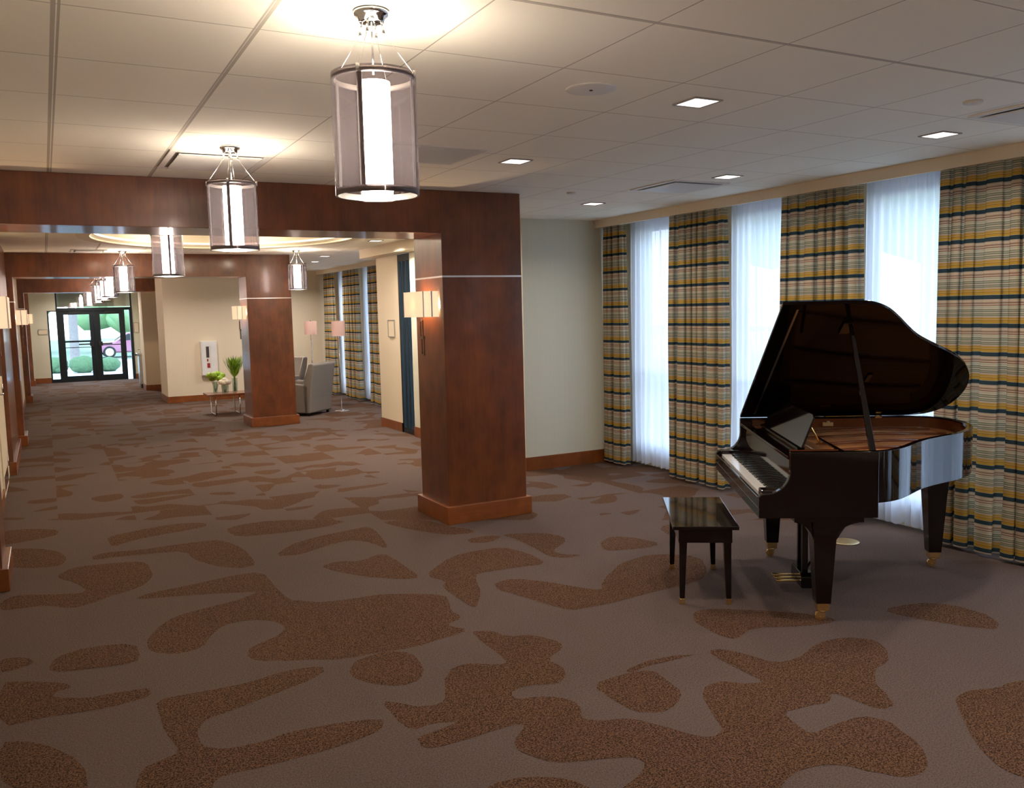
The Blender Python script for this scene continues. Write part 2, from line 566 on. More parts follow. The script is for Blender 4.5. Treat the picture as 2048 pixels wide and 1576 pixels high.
# ================================================================== SETTING
H = 2.7325
XL, XR, YB, YF = -0.46, 5.86, -2.2, 28.2
CARPET=[[(2.19,5.38),(2.32,5.51),(2.42,5.6),(2.54,5.67),(2.66,5.69),(2.84,5.69),(2.93,5.63),(2.97,5.49),(2.99,5.37),(2.98,5.19),(2.93,5.13),(2.78,5.16),(2.68,5.17),(2.56,5.18),(2.5,5.18),(2.45,5.17),(2.4,5.08),(2.33,4.87),(2.27,4.75),(2.2,4.64),(2.17,4.59),(2.15,4.59),(2.14,4.66),(2.14,4.85),(2.14,4.96),(2.15,5.03),(2.16,5.07),(2.2,5.12),(2.2,5.18),(2.16,5.28)],[(3.12,5.99),(3.3,5.92),(3.39,5.84),(3.43,5.72),(3.43,5.64),(3.38,5.55),(3.31,5.49),(3.2,5.41),(3.17,5.35),(3.18,5.28),(3.21,5.24),(3.28,5.19),(3.27,5.17),(3.19,5.17),(3.14,5.19),(3.09,5.25),(3.08,5.34),(3.1,5.52),(3.1,5.65),(3.1,5.8),(3.09,5.9),(3.07,5.98)],[(2.83,6.04),(2.95,6.03),(3.01,6.01),(3.04,5.96),(3.01,5.92),(2.91,5.86),(2.85,5.86),(2.78,5.9),(2.76,5.94),(2.78,6.01)],[(3.64,5.42),(3.73,5.47),(3.8,5.45),(3.87,5.37),(3.91,5.28),(3.94,5.15),(3.9,5.09),(3.79,5.08),(3.69,5.1),(3.56,5.14),(3.51,5.17),(3.5,5.21),(3.52,5.26),(3.58,5.37)],[(2.49,4.94),(2.58,4.96),(2.65,4.92),(2.74,4.81),(2.8,4.72),(2.87,4.59),(2.91,4.52),(2.95,4.47),(2.99,4.47),(3.03,4.54),(3.08,4.59),(3.16,4.67),(3.24,4.73),(3.35,4.82),(3.44,4.87),(3.57,4.9),(3.65,4.92),(3.73,4.9),(3.81,4.86),(3.92,4.74),(3.93,4.63),(3.83,4.47),(3.75,4.37),(3.64,4.29),(3.52,4.26),(3.31,4.25),(3.16,4.24),(3.01,4.23),(2.91,4.22),(2.81,4.22),(2.73,4.23),(2.64,4.23),(2.59,4.28),(2.55,4.4),(2.52,4.5),(2.48,4.63),(2.46,4.71),(2.43,4.77),(2.43,4.83),(2.45,4.91)],[(1.38,2.79),(1.47,2.78),(1.53,2.75),(1.6,2.7),(1.64,2.65),(1.66,2.58),(1.59,2.6),(1.4,2.72),(1.33,2.77),(1.34,2.78)],[(2.0,4.23),(2.05,4.2),(2.08,4.16),(2.09,4.1),(2.13,4.06),(2.21,4.03),(2.25,3.98),(2.29,3.89),(2.3,3.84),(2.28,3.79),(2.24,3.75),(2.16,3.71),(2.13,3.66),(2.14,3.6),(2.14,3.55),(2.11,3.48),(2.08,3.45),(2.03,3.42),(1.99,3.43),(1.93,3.46),(1.88,3.47),(1.82,3.46),(1.79,3.44),(1.78,3.4),(1.78,3.38),(1.81,3.36),(1.85,3.35),(1.9,3.33),(1.94,3.3),(1.98,3.25),(1.99,3.2),(1.98,3.14),(1.96,3.11),(1.94,3.08),(1.94,3.05),(1.98,3.01),(2.02,2.99),(2.08,2.97),(2.13,2.93),(2.16,2.87),(2.2,2.8),(2.24,2.71),(2.28,2.66),(2.32,2.65),(2.35,2.66),(2.38,2.68),(2.4,2.72),(2.43,2.79),(2.46,2.85),(2.5,2.94),(2.54,2.99),(2.59,3.03),(2.63,3.04),(2.69,3.04),(2.72,3.02),(2.76,2.97),(2.8,2.95),(2.84,2.93),(2.86,2.96),(2.86,3.03),(2.86,3.09),(2.86,3.17),(2.86,3.23),(2.87,3.32),(2.9,3.35),(2.95,3.34),(2.98,3.3),(3.01,3.24),(3.03,3.18),(3.05,3.1),(3.09,3.06),(3.15,3.05),(3.23,3.06),(3.38,3.12),(3.47,3.14),(3.57,3.13),(3.64,3.1),(3.7,3.03),(3.7,2.98),(3.66,2.9),(3.61,2.85),(3.55,2.8),(3.5,2.78),(3.43,2.77),(3.38,2.74),(3.31,2.68),(3.27,2.64),(3.24,2.57),(3.21,2.53),(3.18,2.48),(3.16,2.46),(3.12,2.46),(3.1,2.46),(3.08,2.48),(3.07,2.5),(3.06,2.56),(3.06,2.61),(3.04,2.67),(3.02,2.68),(2.97,2.64),(2.92,2.63),(2.86,2.65),(2.81,2.65),(2.73,2.66),(2.7,2.64),(2.68,2.59),(2.67,2.54),(2.66,2.48),(2.69,2.46),(2.76,2.47),(2.83,2.47),(2.93,2.47),(2.98,2.45),(3.01,2.4),(3.02,2.36),(2.99,2.29),(2.98,2.23),(2.95,2.17),(2.92,2.13),(2.87,2.08),(2.84,2.06),(2.79,2.04),(2.75,2.04),(2.71,2.05),(2.68,2.07),(2.65,2.12),(2.62,2.15),(2.6,2.2),(2.56,2.24),(2.5,2.27),(2.44,2.28),(2.38,2.28),(2.32,2.26),(2.25,2.23),(2.13,2.27),(1.88,2.42),(1.78,2.48),(1.78,2.48),(1.77,2.49),(1.76,2.52),(1.78,2.53),(1.84,2.55),(1.88,2.57),(1.92,2.6),(1.94,2.63),(1.94,2.66),(1.92,2.69),(1.85,2.72),(1.8,2.74),(1.72,2.77),(1.67,2.79),(1.62,2.83),(1.6,2.87),(1.57,2.94),(1.57,2.98),(1.58,3.02),(1.61,3.06),(1.67,3.11),(1.69,3.14),(1.66,3.16),(1.62,3.16),(1.54,3.16),(1.47,3.15),(1.38,3.15),(1.32,3.15),(1.26,3.16),(1.24,3.19),(1.25,3.24),(1.25,3.26),(1.27,3.27),(1.32,3.28),(1.43,3.3),(1.46,3.31),(1.39,3.34),(1.34,3.35),(1.28,3.34),(1.25,3.37),(1.24,3.44),(1.24,3.51),(1.24,3.63),(1.26,3.66),(1.3,3.62),(1.33,3.58),(1.36,3.54),(1.4,3.52),(1.45,3.51),(1.48,3.52),(1.51,3.56),(1.53,3.61),(1.56,3.68),(1.58,3.72),(1.59,3.75),(1.62,3.78),(1.66,3.83),(1.7,3.85),(1.76,3.85),(1.8,3.83),(1.86,3.78),(1.9,3.76),(1.93,3.76),(1.94,3.78),(1.95,3.85),(1.95,3.92),(1.95,4.01),(1.95,4.08),(1.96,4.16),(1.96,4.2),(1.97,4.23)],[(0.4,5.88),(0.46,5.94),(0.54,5.96),(0.68,5.98),(0.79,6.0),(0.92,6.03),(1.03,6.05),(1.17,6.04),(1.22,5.95),(1.22,5.74),(1.22,5.58),(1.23,5.39),(1.25,5.3),(1.29,5.28),(1.32,5.24),(1.38,5.18),(1.48,5.15),(1.65,5.13),(1.75,5.12),(1.83,5.08),(1.92,5.03),(2.05,4.93),(2.09,4.86),(2.07,4.78),(2.05,4.72),(2.02,4.64),(2.01,4.58),(2.02,4.5),(1.99,4.45),(1.91,4.42),(1.9,4.38),(1.95,4.3),(1.94,4.26),(1.87,4.24),(1.78,4.23),(1.65,4.2),(1.56,4.2),(1.45,4.22),(1.38,4.23),(1.3,4.23),(1.22,4.25),(1.09,4.32),(1.0,4.36),(0.88,4.43),(0.84,4.47),(0.82,4.54),(0.83,4.58),(0.85,4.64),(0.9,4.68),(1.01,4.74),(1.06,4.79),(1.09,4.85),(1.09,4.91),(1.06,4.99),(1.02,5.04),(0.95,5.09),(0.89,5.1),(0.83,5.09),(0.78,5.06),(0.73,4.99),(0.69,4.92),(0.65,4.82),(0.6,4.78),(0.52,4.77),(0.47,4.79),(0.41,4.85),(0.38,4.91),(0.38,5.0),(0.39,5.08),(0.43,5.18),(0.47,5.26),(0.54,5.36),(0.62,5.41),(0.75,5.45),(0.83,5.47),(0.92,5.49),(0.99,5.52),(1.07,5.57),(1.08,5.6),(1.01,5.64),(0.92,5.68),(0.77,5.74),(0.64,5.79),(0.45,5.84)],[(1.42,6.43),(1.5,6.55),(1.58,6.64),(1.72,6.72),(1.84,6.77),(2.03,6.81),(2.14,6.83),(2.24,6.85),(2.27,6.78),(2.26,6.6),(2.24,6.46),(2.21,6.28),(2.19,6.19),(2.16,6.14),(2.14,6.17),(2.12,6.3),(2.09,6.39),(2.03,6.48),(1.95,6.5),(1.83,6.46),(1.73,6.41),(1.6,6.34),(1.52,6.32),(1.42,6.36)],[(1.63,5.95),(1.71,5.98),(1.77,5.98),(1.85,5.92),(1.93,5.93),(2.05,6.0),(2.1,5.96),(2.11,5.78),(2.11,5.62),(2.11,5.39),(2.08,5.31),(2.0,5.34),(1.93,5.39),(1.82,5.5),(1.76,5.59),(1.69,5.69),(1.65,5.77),(1.61,5.89)],[(0.21,7.14),(0.27,7.19),(0.35,7.19),(0.48,7.15),(0.59,7.13),(0.73,7.14),(0.85,7.14),(1.01,7.13),(1.09,7.11),(1.13,7.06),(1.17,6.97),(1.21,6.82),(1.23,6.64),(1.23,6.33),(1.2,6.21),(1.12,6.2),(1.06,6.24),(0.99,6.32),(0.94,6.41),(0.88,6.55),(0.85,6.67),(0.84,6.83),(0.78,6.92),(0.64,6.96),(0.54,6.98),(0.39,7.01),(0.31,7.02),(0.24,7.02),(0.21,7.04),(0.2,7.09)],[(-0.02,6.75),(0.04,6.85),(0.11,6.89),(0.23,6.87),(0.33,6.85),(0.46,6.81),(0.52,6.76),(0.55,6.65),(0.55,6.54),(0.55,6.37),(0.52,6.26),(0.47,6.16),(0.41,6.1),(0.32,6.05),(0.26,6.02),(0.19,5.96),(0.14,5.93),(0.06,5.9),(-0.0,5.93),(-0.08,6.02),(-0.14,6.06),(-0.22,6.06),(-0.27,6.07),(-0.33,6.08),(-0.35,6.12),(-0.36,6.23),(-0.34,6.3),(-0.3,6.37),(-0.24,6.37),(-0.12,6.3),(-0.03,6.25),(0.1,6.2),(0.13,6.25),(0.09,6.41),(0.05,6.52),(0.0,6.6),(-0.02,6.65),(-0.03,6.7)],[(-0.39,8.45),(-0.25,8.42),(-0.15,8.36),(-0.04,8.26),(-0.0,8.17),(-0.02,8.04),(-0.1,7.98),(-0.26,7.93),(-0.34,7.91),(-0.4,7.93),(-0.43,8.04),(-0.44,8.34)],[(0.34,7.64),(0.36,7.71),(0.41,7.75),(0.55,7.8),(0.66,7.84),(0.82,7.87),(0.93,7.87),(1.06,7.81),(1.11,7.75),(1.11,7.67),(1.08,7.62),(0.99,7.59),(0.91,7.57),(0.78,7.55),(0.68,7.53),(0.57,7.5),(0.49,7.45),(0.39,7.37),(0.35,7.39),(0.34,7.55)],[(-0.32,7.73),(-0.2,7.66),(-0.12,7.59),(-0.04,7.48),(0.0,7.38),(0.03,7.23),(0.03,7.13),(-0.0,7.02),(-0.05,6.99),(-0.16,7.02),(-0.23,7.06),(-0.31,7.13),(-0.35,7.28),(-0.36,7.62)],[(-0.09,4.93),(-0.07,5.03),(-0.03,5.08),(0.06,5.12),(0.14,5.12),(0.27,5.08),(0.33,5.0),(0.33,4.84),(0.31,4.78),(0.25,4.77),(0.19,4.78),(0.1,4.8),(0.03,4.81),(-0.04,4.84),(-0.07,4.86),(-0.09,4.89)],[(-0.28,4.84),(-0.2,4.8),(-0.14,4.76),(-0.06,4.7),(-0.02,4.66),(-0.0,4.61),(-0.01,4.59),(-0.05,4.58),(-0.07,4.56),(-0.08,4.53),(-0.05,4.5),(0.02,4.45),(0.08,4.42),(0.17,4.42),(0.23,4.41),(0.3,4.4),(0.33,4.38),(0.33,4.31),(0.3,4.28),(0.22,4.27),(0.16,4.26),(0.07,4.27),(0.0,4.28),(-0.08,4.3),(-0.15,4.3),(-0.25,4.29),(-0.29,4.4),(-0.3,4.71)],[(0.38,4.23),(0.49,4.22),(0.58,4.21),(0.71,4.2),(0.8,4.21),(0.91,4.24),(0.99,4.24),(1.09,4.22),(1.12,4.19),(1.11,4.14),(1.08,4.11),(1.0,4.06),(0.93,4.04),(0.85,4.01),(0.78,3.99),(0.67,3.95),(0.61,3.93),(0.54,3.91),(0.5,3.88),(0.47,3.82),(0.46,3.77),(0.46,3.69),(0.47,3.65),(0.52,3.6),(0.57,3.58),(0.65,3.57),(0.71,3.57),(0.77,3.59),(0.83,3.59),(0.92,3.58),(0.99,3.57),(1.07,3.55),(1.13,3.53),(1.18,3.5),(1.18,3.47),(1.16,3.43),(1.12,3.4),(1.03,3.38),(0.95,3.37),(0.83,3.36),(0.74,3.36),(0.64,3.36),(0.56,3.37),(0.49,3.37),(0.46,3.35),(0.44,3.3),(0.38,3.31),(0.24,3.39),(0.19,3.46),(0.21,3.55),(0.24,3.6),(0.31,3.63),(0.34,3.64),(0.36,3.65),(0.37,3.7),(0.35,3.82),(0.34,3.91),(0.34,4.01),(0.34,4.1),(0.34,4.19)],[(1.24,4.12),(1.29,4.18),(1.35,4.2),(1.44,4.22),(1.5,4.2),(1.55,4.15),(1.57,4.09),(1.56,3.97),(1.54,3.89),(1.5,3.82),(1.46,3.79),(1.4,3.78),(1.35,3.8),(1.28,3.86),(1.25,3.91),(1.22,3.97),(1.21,4.02),(1.22,4.07)],[(-0.26,4.13),(-0.21,4.11),(-0.16,4.07),(-0.1,4.0),(-0.06,3.93),(-0.01,3.84),(0.01,3.77),(0.03,3.69),(0.03,3.62),(0.03,3.54),(-0.04,3.55),(-0.2,3.65),(-0.26,3.78),(-0.28,4.03)],[(-0.29,5.19),(-0.22,5.16),(-0.18,5.12),(-0.16,5.05),(-0.18,5.02),(-0.23,5.0),(-0.26,4.99),(-0.3,4.99),(-0.31,5.04),(-0.32,5.16)],[(2.43,6.93),(2.53,6.92),(2.61,6.89),(2.71,6.82),(2.77,6.73),(2.81,6.56),(2.85,6.44),(2.93,6.3),(2.94,6.23),(2.91,6.18),(2.85,6.18),(2.74,6.22),(2.66,6.31),(2.57,6.47),(2.5,6.62),(2.43,6.84)],[(1.24,7.44),(1.31,7.5),(1.41,7.53),(1.58,7.53),(1.78,7.45),(2.09,7.24),(2.15,7.13),(2.0,7.05),(1.86,7.03),(1.63,7.04),(1.48,7.06),(1.32,7.09),(1.25,7.16),(1.22,7.34)],[(3.23,3.84),(3.3,3.83),(3.36,3.8),(3.45,3.72),(3.53,3.66),(3.62,3.57),(3.69,3.5),(3.76,3.42),(3.78,3.37),(3.77,3.32),(3.72,3.31),(3.61,3.33),(3.51,3.37),(3.36,3.45),(3.26,3.46),(3.15,3.41),(3.1,3.41),(3.08,3.47),(3.08,3.55),(3.09,3.68),(3.12,3.75),(3.18,3.82)],[(2.2,3.33),(2.31,3.34),(2.39,3.34),(2.47,3.32),(2.5,3.28),(2.49,3.21),(2.48,3.15),(2.47,3.07),(2.44,3.02),(2.38,2.97),(2.34,2.95),(2.28,2.93),(2.24,2.94),(2.18,2.98),(2.16,3.02),(2.15,3.11),(2.15,3.18),(2.15,3.28)],[(2.4,3.38),(2.48,3.4),(2.55,3.41),(2.65,3.4),(2.71,3.39),(2.78,3.36),(2.8,3.35),(2.76,3.35),(2.69,3.35),(2.58,3.36),(2.5,3.36),(2.43,3.34),(2.39,3.34),(2.38,3.36)],[(3.48,2.38),(3.55,2.39),(3.61,2.38),(3.68,2.35),(3.73,2.34),(3.78,2.35),(3.83,2.34),(3.88,2.33),(3.69,2.19),(3.22,1.9),(3.07,1.83),(3.06,1.88),(3.07,1.93),(3.1,1.99),(3.13,2.04),(3.17,2.09),(3.21,2.14),(3.28,2.21),(3.34,2.27),(3.42,2.35)],[(4.18,3.3),(4.33,3.28),(4.42,3.25),(4.5,3.17),(4.53,3.11),(4.54,3.02),(4.54,2.95),(4.5,2.87),(4.46,2.82),(4.39,2.79),(4.36,2.79),(4.32,2.84),(4.28,2.89),(4.23,2.98),(4.19,3.05),(4.15,3.14),(4.13,3.2),(4.12,3.27)],[(4.28,5.52),(4.45,5.55),(4.53,5.51),(4.57,5.37),(4.54,5.27),(4.41,5.18),(4.31,5.15),(4.18,5.19),(4.15,5.27),(4.2,5.44)]]
b = MB()
b.box(XL - .15, YB - .15, -0.12, XR + .14, YF + .12, 0.0)
for P in CARPET:
    vs = [b.bm.verts.new((x, y, 0.0012)) for x, y in P]
    f = b.bm.faces.new(vs); f.material_index = 1
floor = struct(b.build('floor', ['carpet', 'carpet_motif']))

# ceiling with an oval dome recess
b = MB()
bm = b.bm
rect = [(XL - .15, YB - .15), (XR + .14, YB - .15), (XR + .14, YF + .12), (XL - .15, YF + .12)]
OC, RX, RY = (2.02, 11.0), 1.5, 1.8
rv = [bm.verts.new((x, y, H)) for x, y in rect]
ov = [bm.verts.new((OC[0] + RX * math.cos(2 * PI * k / 64), OC[1] + RY * math.sin(2 * PI * k / 64), H)) for k in range(64)]
es = [bm.edges.new((rv[i], rv[(i + 1) % 4])) for i in range(4)] + [bm.edges.new((ov[i], ov[(i + 1) % 64])) for i in range(64)]
bmesh.ops.triangle_fill(bm, use_beauty=True, edges=es)
b.box(XL - .15, YB - .15, H + .30, XR + .14, YF + .12, H + .36)
for f in bm.faces:
    f.material_index = 0
top = [bm.verts.new((OC[0] + (RX - .02) * math.cos(2 * PI * k / 64), OC[1] + (RY - .02) * math.sin(2 * PI * k / 64), H + .22)) for k in range(64)]
for k in range(64):
    f = bm.faces.new((ov[k], ov[(k + 1) % 64], top[(k + 1) % 64], top[k])); f.material_index = 1; f.smooth = True
f = bm.faces.new(top); f.material_index = 1
ceiling = struct(b.build('ceiling', ['ceiling', 'wall_cream']))
b = MB()   # raised oval lip round the recess
pr = []
for k in range(64):
    a = 2 * PI * k / 64
    pr.append((math.cos(a), math.sin(a)))
for (r0, r1, z0, z1) in ((0.0, 0.14, H - .018, H),):
    ring = [[b.bm.verts.new((OC[0] + (RX + r) * c, OC[1] + (RY + r) * s_, z)) for c, s_ in pr] for r, z in ((r0, z1), (r0, z0), (r1, z0), (r1, z1))]
    for q in range(4):
        A, B = ring[q], ring[(q + 1) % 4]
        for k in range(64):
            b.bm.faces.new((A[k], A[(k + 1) % 64], B[(k + 1) % 64], B[k]))
struct(b.build('trim_1', 'wall_cream'))

# left wall with its door leaf
b = MB(); b.box(XL - .14, YB - .1, 0, XL, YF + .1, H)
struct(b.build('wall_left', 'wall_cream'))
d = MB(); d.box(XL, 9.92, 0.02, XL + .012, 10.92, 2.13)
dr = struct(d.build('door_1', 'wall_cream'))
for z in (0.25, 1.05, 1.85):
    MB().tube([(XL + .018, 10.93, z - .05), (XL + .018, 10.93, z + .05)], 0.009).build('hinge', 'chrome', dr)
MB().box(XL + .012, 9.98, .98, XL + .02, 10.04, 1.12).tube([(XL + .02, 10.01, 1.05), (XL + .055, 10.01, 1.05), (XL + .055, 10.12, 1.05)], 0.009).build('door_handle', 'chrome', dr)
MB().box(XL + .012, 9.98, .06, XL + .015, 10.88, .22).build('kick_plate', 'chrome', dr)
for i, (y0, y1) in enumerate(((YB, 6.50), (7.18, 9.85), (14.78, 21.6), (22.4, 27.3))):
    struct(MB().box(XL, y0, 0, XL + .014, y1, .13).build('baseboard_left' + ('' if i == 0 else '_%d' % i), 'cherry_base'))
MB_ = MB().box(XL, YB - .1, 0, XR + .14, YB, H); pass
struct(MB_.build('wall_back', 'wall_cream'))

# far wall with entrance
Y = YF
b = MB()
b.box(XL, Y, 0, 0.10, Y + .12, H)
b.box(0.10, Y, 2.06, 0.33, Y + .12, H)
b.box(2.33, Y, 0, 3.3, Y + .12, H)
struct(b.build('wall_far', 'wall_green'))
struct(MB().box(XL + .02, Y - .014, 0, 0.10, Y, .15).build('baseboard_far', 'cherry_base'))
struct(MB().box(2.33, Y - .014, 0, 2.5, Y, .15).build('baseboard_far_2', 'cherry_base'))
# window_1: the side light left of the doors, window_2: transom above the doors
wn = struct(MB().box(0.10, Y + .02, 0, 0.14, Y + .08, 2.06).box(0.14, Y + .02, 0, 0.33, Y + .08, .10).box(0.14, Y + .02, 2.03, .33, Y + .08, 2.06).build('window_1', 'bronze_frame'))
MB().box(0.14, Y + .045, .10, .33, Y + .055, 2.03).build('glass', 'door_glass', wn)
wn = struct(MB().box(0.33, Y + .02, 2.13, .37, Y + .08, H).box(2.29, Y + .02, 2.13, 2.33, Y + .08, H).build('window_2', 'bronze_frame'))
MB().box(0.37, Y + .045, 2.13, 2.29, Y + .055, H).build('glass', 'transom_glass', wn)
MB().box(.33, Y + .15, 2.16, 2.33, Y + .18, H).build('soffit_panel', 'wall_green', wn)
fr = MB()
fr.box(.33, Y - .02, 0, .41, Y + .1, 2.13).box(2.25, Y - .02, 0, 2.33, Y + .1, 2.13).box(.41, Y - .02, 2.05, 2.25, Y + .1, 2.13)
fr.box(1.29, Y - .02, 0, 1.35, Y + .1, 2.05).box(2.08, Y - .01, 0, 2.12, Y + .08, 2.05)
fo = struct(fr.build('trim_2', 'bronze_frame'))
MB().box(2.12, Y + .04, 0.05, 2.25, Y + .05, 2.05).build('glass', 'door_glass', fo)
for k, (x0, x1, hx, s_) in enumerate(((.42, 1.28, 1.20, -1), (1.36, 2.07, 1.44, 1))):
    m = MB()
    m.box(x0 - .012, Y + .03, 0, x0 + .10, Y + .06, 2.052).box(x1 - .10, Y + .03, 0, x1 + .012, Y + .06, 2.052)
    m.box(x0 + .10, Y + .03, 0, x1 - .10, Y + .06, .17).box(x0 + .10, Y + .03, 1.94, x1 - .10, Y + .06, 2.052)
    dd = struct(m.build('door_%d' % (k + 2), 'bronze_frame'))
    MB().box(x0 + .10, Y + .042, .17, x1 - .10, Y + .048, 1.94).build('glass', 'door_glass', dd)
    if k == 0:
        MB().box(x0 + .10, Y + .0, 1.14, x1 - .10, Y + .03, 1.19).box(x0 + .10, Y + .0, .98, x1 - .10, Y + .03, 1.0).build('mid_rail', 'bronze_frame', dd)
    else:
        MB().box(x0 + .10, Y + .0, 1.03, x1 - .10, Y + .03, 1.055).build('mid_rail', 'bronze_frame', dd)
    MB().tube([(hx, Y - .07, 1.08), (hx - s_ * -.30, Y - .07, 1.08)] if k else [(hx, Y - .07, 1.08), (hx - .34, Y - .07, 1.08)], .02).box(hx - .05, Y - .08, 1.02, hx + .05, Y, 1.14).build('push_bar', 'black_plastic', dd)
    MB().box(x0 + .25, Y - .05, 1.97, x0 + .52, Y, 2.03).build('door_closer', 'black_plastic', dd)

# right hand side of the corridor, lounge end wall, partitions
struct(MB().box(2.2, 19.40, 0, XR, 20.6, H).build('wall_lounge', 'wall_cream'))
struct(MB().box(2.2, 19.386, 0, XR, 19.40, .13).box(2.186, 19.386, 0, 2.2, 20.6, .13).build('baseboard_lounge', 'cherry_base'))
struct(MB().box(3.3, 20.6, 0, 3.42, 23.3, H).build('wall_recess', 'wall_cream'))
struct(MB().box(2.15, 23.3, 0, 3.42, 24.0, H).build('wall_pier', 'wall_cream'))
struct(MB().box(2.15, 23.286, 0, 3.3, 23.3, .13).box(2.136, 23.286, 0, 2.15, 24.0, .13).build('baseboard_pier', 'cherry_base'))
struct(MB().box(2.5, 24.0, 0, 2.62, YF, H).build('wall_corridor', 'wall_cream'))
struct(MB().box(4.57, 8.28, 0, XR + .1, 8.42, H).box(4.57, 8.42, 0, 4.69, 11.55, H).build('wall_partition', 'wall_green'))
struct(MB().box(4.57, 8.266, 0, 5.86, 8.28, .145).box(4.556, 8.266, 0, 4.57, 11.55, .145).build('baseboard_partition', 'cherry_base'))
struct(MB().box(4.60, 12.10, 0, XR + .1, 13.02, H).build('wall_side', 'wall_cream'))
struct(MB().box(4.586, 12.086, 0, 4.60, 13.02, .135).box(4.586, 12.086, 0, 4.66, 12.10, .135).build('baseboard_side', 'cherry_base'))
struct(MB().box(4.34, 8.43, 2.60, 4.57, 13.02, H).build('trim_3', 'wall_cream'))
# narrow glazed door between the two partitions
g = MB()
g.box(4.60, 11.55, 0, 4.66, 11.61, 2.60).box(4.60, 12.04, 0, 4.66, 12.10, 2.60).box(4.60, 11.61, 2.5, 4.66, 12.04, 2.6).box(4.60, 11.61, 0, 4.66, 12.04, .08)
g.box(4.595, 11.74, 0.08, 4.655, 11.78, 2.5).box(4.595, 11.88, .08, 4.655, 11.92, 2.5)
dd = struct(g.build('door_4', 'bronze_frame'))
MB().box(4.625, 11.61, .08, 4.635, 12.04, 2.5).build('glass', 'door_glass', dd)

# window wall on the right: piers between openings, sill and head
def window_wall(y0, y1, gaps, name, n0):
    m = MB()
    m.box(XR, y0, 0, XR + .14, y1, .22).box(XR, y0, 2.64, XR + .14, y1, H + .1)
    last = y0
    for a, c in gaps:
        m.box(XR, last, .22, XR + .14, a, 2.64)
        last = c
    m.box(XR, last, .22, XR + .14, y1, 2.64)
    struct(m.build(name, 'wall_cream'))
    for k, (a, c) in enumerate(gaps):
        q = MB()
        x0, x1 = XR + .05, XR + .10
        q.box(x0, a, .22, x1, a + .05, 2.64).box(x0, c - .05, .22, x1, c, 2.64).box(x0, a + .05, .22, x1, c - .05, .28).box(x0, a + .05, 2.58, x1, c - .05, 2.64)
        q.box(x0, a + .05, 1.02, x1, c - .05, 1.06)
        wo = struct(q.build('window_%d' % (n0 + k), 'frame_white'))
        MB().box(XR + .07, a + .05, .28, XR + .078, c - .05, 2.58).build('glass', 'window_glass', wo)
        MB().box(XR - .045, a - .02, .20, XR + .05, c + .02, .235).build('window_sill', 'frame_white', wo)
GAPS = [(-1.95, -1.05), (-0.43, .47), (1.09, 1.99)]
GAPS = [(y - .09, y + .85) for y in (-2.0 + .1, -0.47, 1.05, 2.53, 4.02, 5.50, 7.03)]
GAPS[0] = (-1.95, -1.1)
window_wall(YB - .1, 8.28, GAPS, 'wall_right', 3)
GAPL = [(13.15, 13.95), (14.55, 15.25), (16.12, 16.90), (17.80, 18.55)]
window_wall(13.02, 19.40, GAPL, 'wall_right_lounge', 12)
struct(MB().box(5.50, YB, 2.645, 5.53, 8.28, H).box(5.53, YB, 2.70, XR, 8.28, H).build('trim_4', 'wall_cream'))
struct(MB().box(5.44, 13.02, 2.645, 5.47, 19.40, H).box(5.47, 13.02, 2.70, XR, 19.40, H).build('trim_5', 'wall_cream'))

# ================================================================== PORTALS
def portal(y0, xr0, xr1, label, xl=-0.345):
    root = empty('wooden_portal', (0, y0, 0), 0, label, 'portal')
    D = 0.59
    MB().box(XL + .002, 0, 0, xl, D, H - .002).build('side_pier', 'cherry', root, 0.003)
    MB().box(xr0, 0, 0, xr1, D, H - .002).build('column', 'cherry', root, 0.003)
    MB().box(xl, 0, 2.39, xr0, D, H - .002).build('beam', 'cherry', root, 0.003)
    MB().box(XL + .016, -.035, 0, xl + .035, D + .035, .15).build('plinth', 'cherry_base', root, 0.004)
    MB().box(xr0 - .035, -.035, 0, xr1 + .035, D + .035, .15).build('plinth', 'cherry_base', root, 0.004)
    for x0, x1 in ((XL, xl), (xr0, xr1)):
        MB().box(x0 + .002 if x0 == XL else x0 - .003, -.003, 2.038, x1 + .003, D + .003, 2.052).build('metal_band', 'band_metal', root)
    return root
P1 = portal(6.54, 2.87, 3.60, 'nearest reddish brown wooden portal with the large square column in front of the cream partition')
P2 = portal(14.16, 2.85, 3.55, 'second wooden portal along the corridor, its column standing beside the grey armchairs')
P3 = portal(21.75, 2.52, 3.24, 'third and farthest wooden portal, seen through the second one before the glass doors')
root = empty('wood_pilaster', (XL + .002, 11.55, 0), 0, 'narrow glossy wood pilaster on the left wall between the first and second portals', 'pilaster')
MB().box(0, 0, 0, .045, 2.3, H - .003).build('panel', 'cherry', root, 0.003)
MB().box(0, -.03, 0, .075, 2.33, .15).build('plinth', 'cherry_base', root, 0.003)
root = empty('wood_jamb', (XL + .002, 27.35, 0), 0, 'slim dark wood jamb on the left wall just before the entrance doors', 'pilaster')
MB().box(0, 0, 0, .13, .5, H - .003).build('panel', 'cherry', root, 0.003)
MB().box(0, -.03, 0, .16, .53, .15).build('plinth', 'cherry_base', root, 0.003)

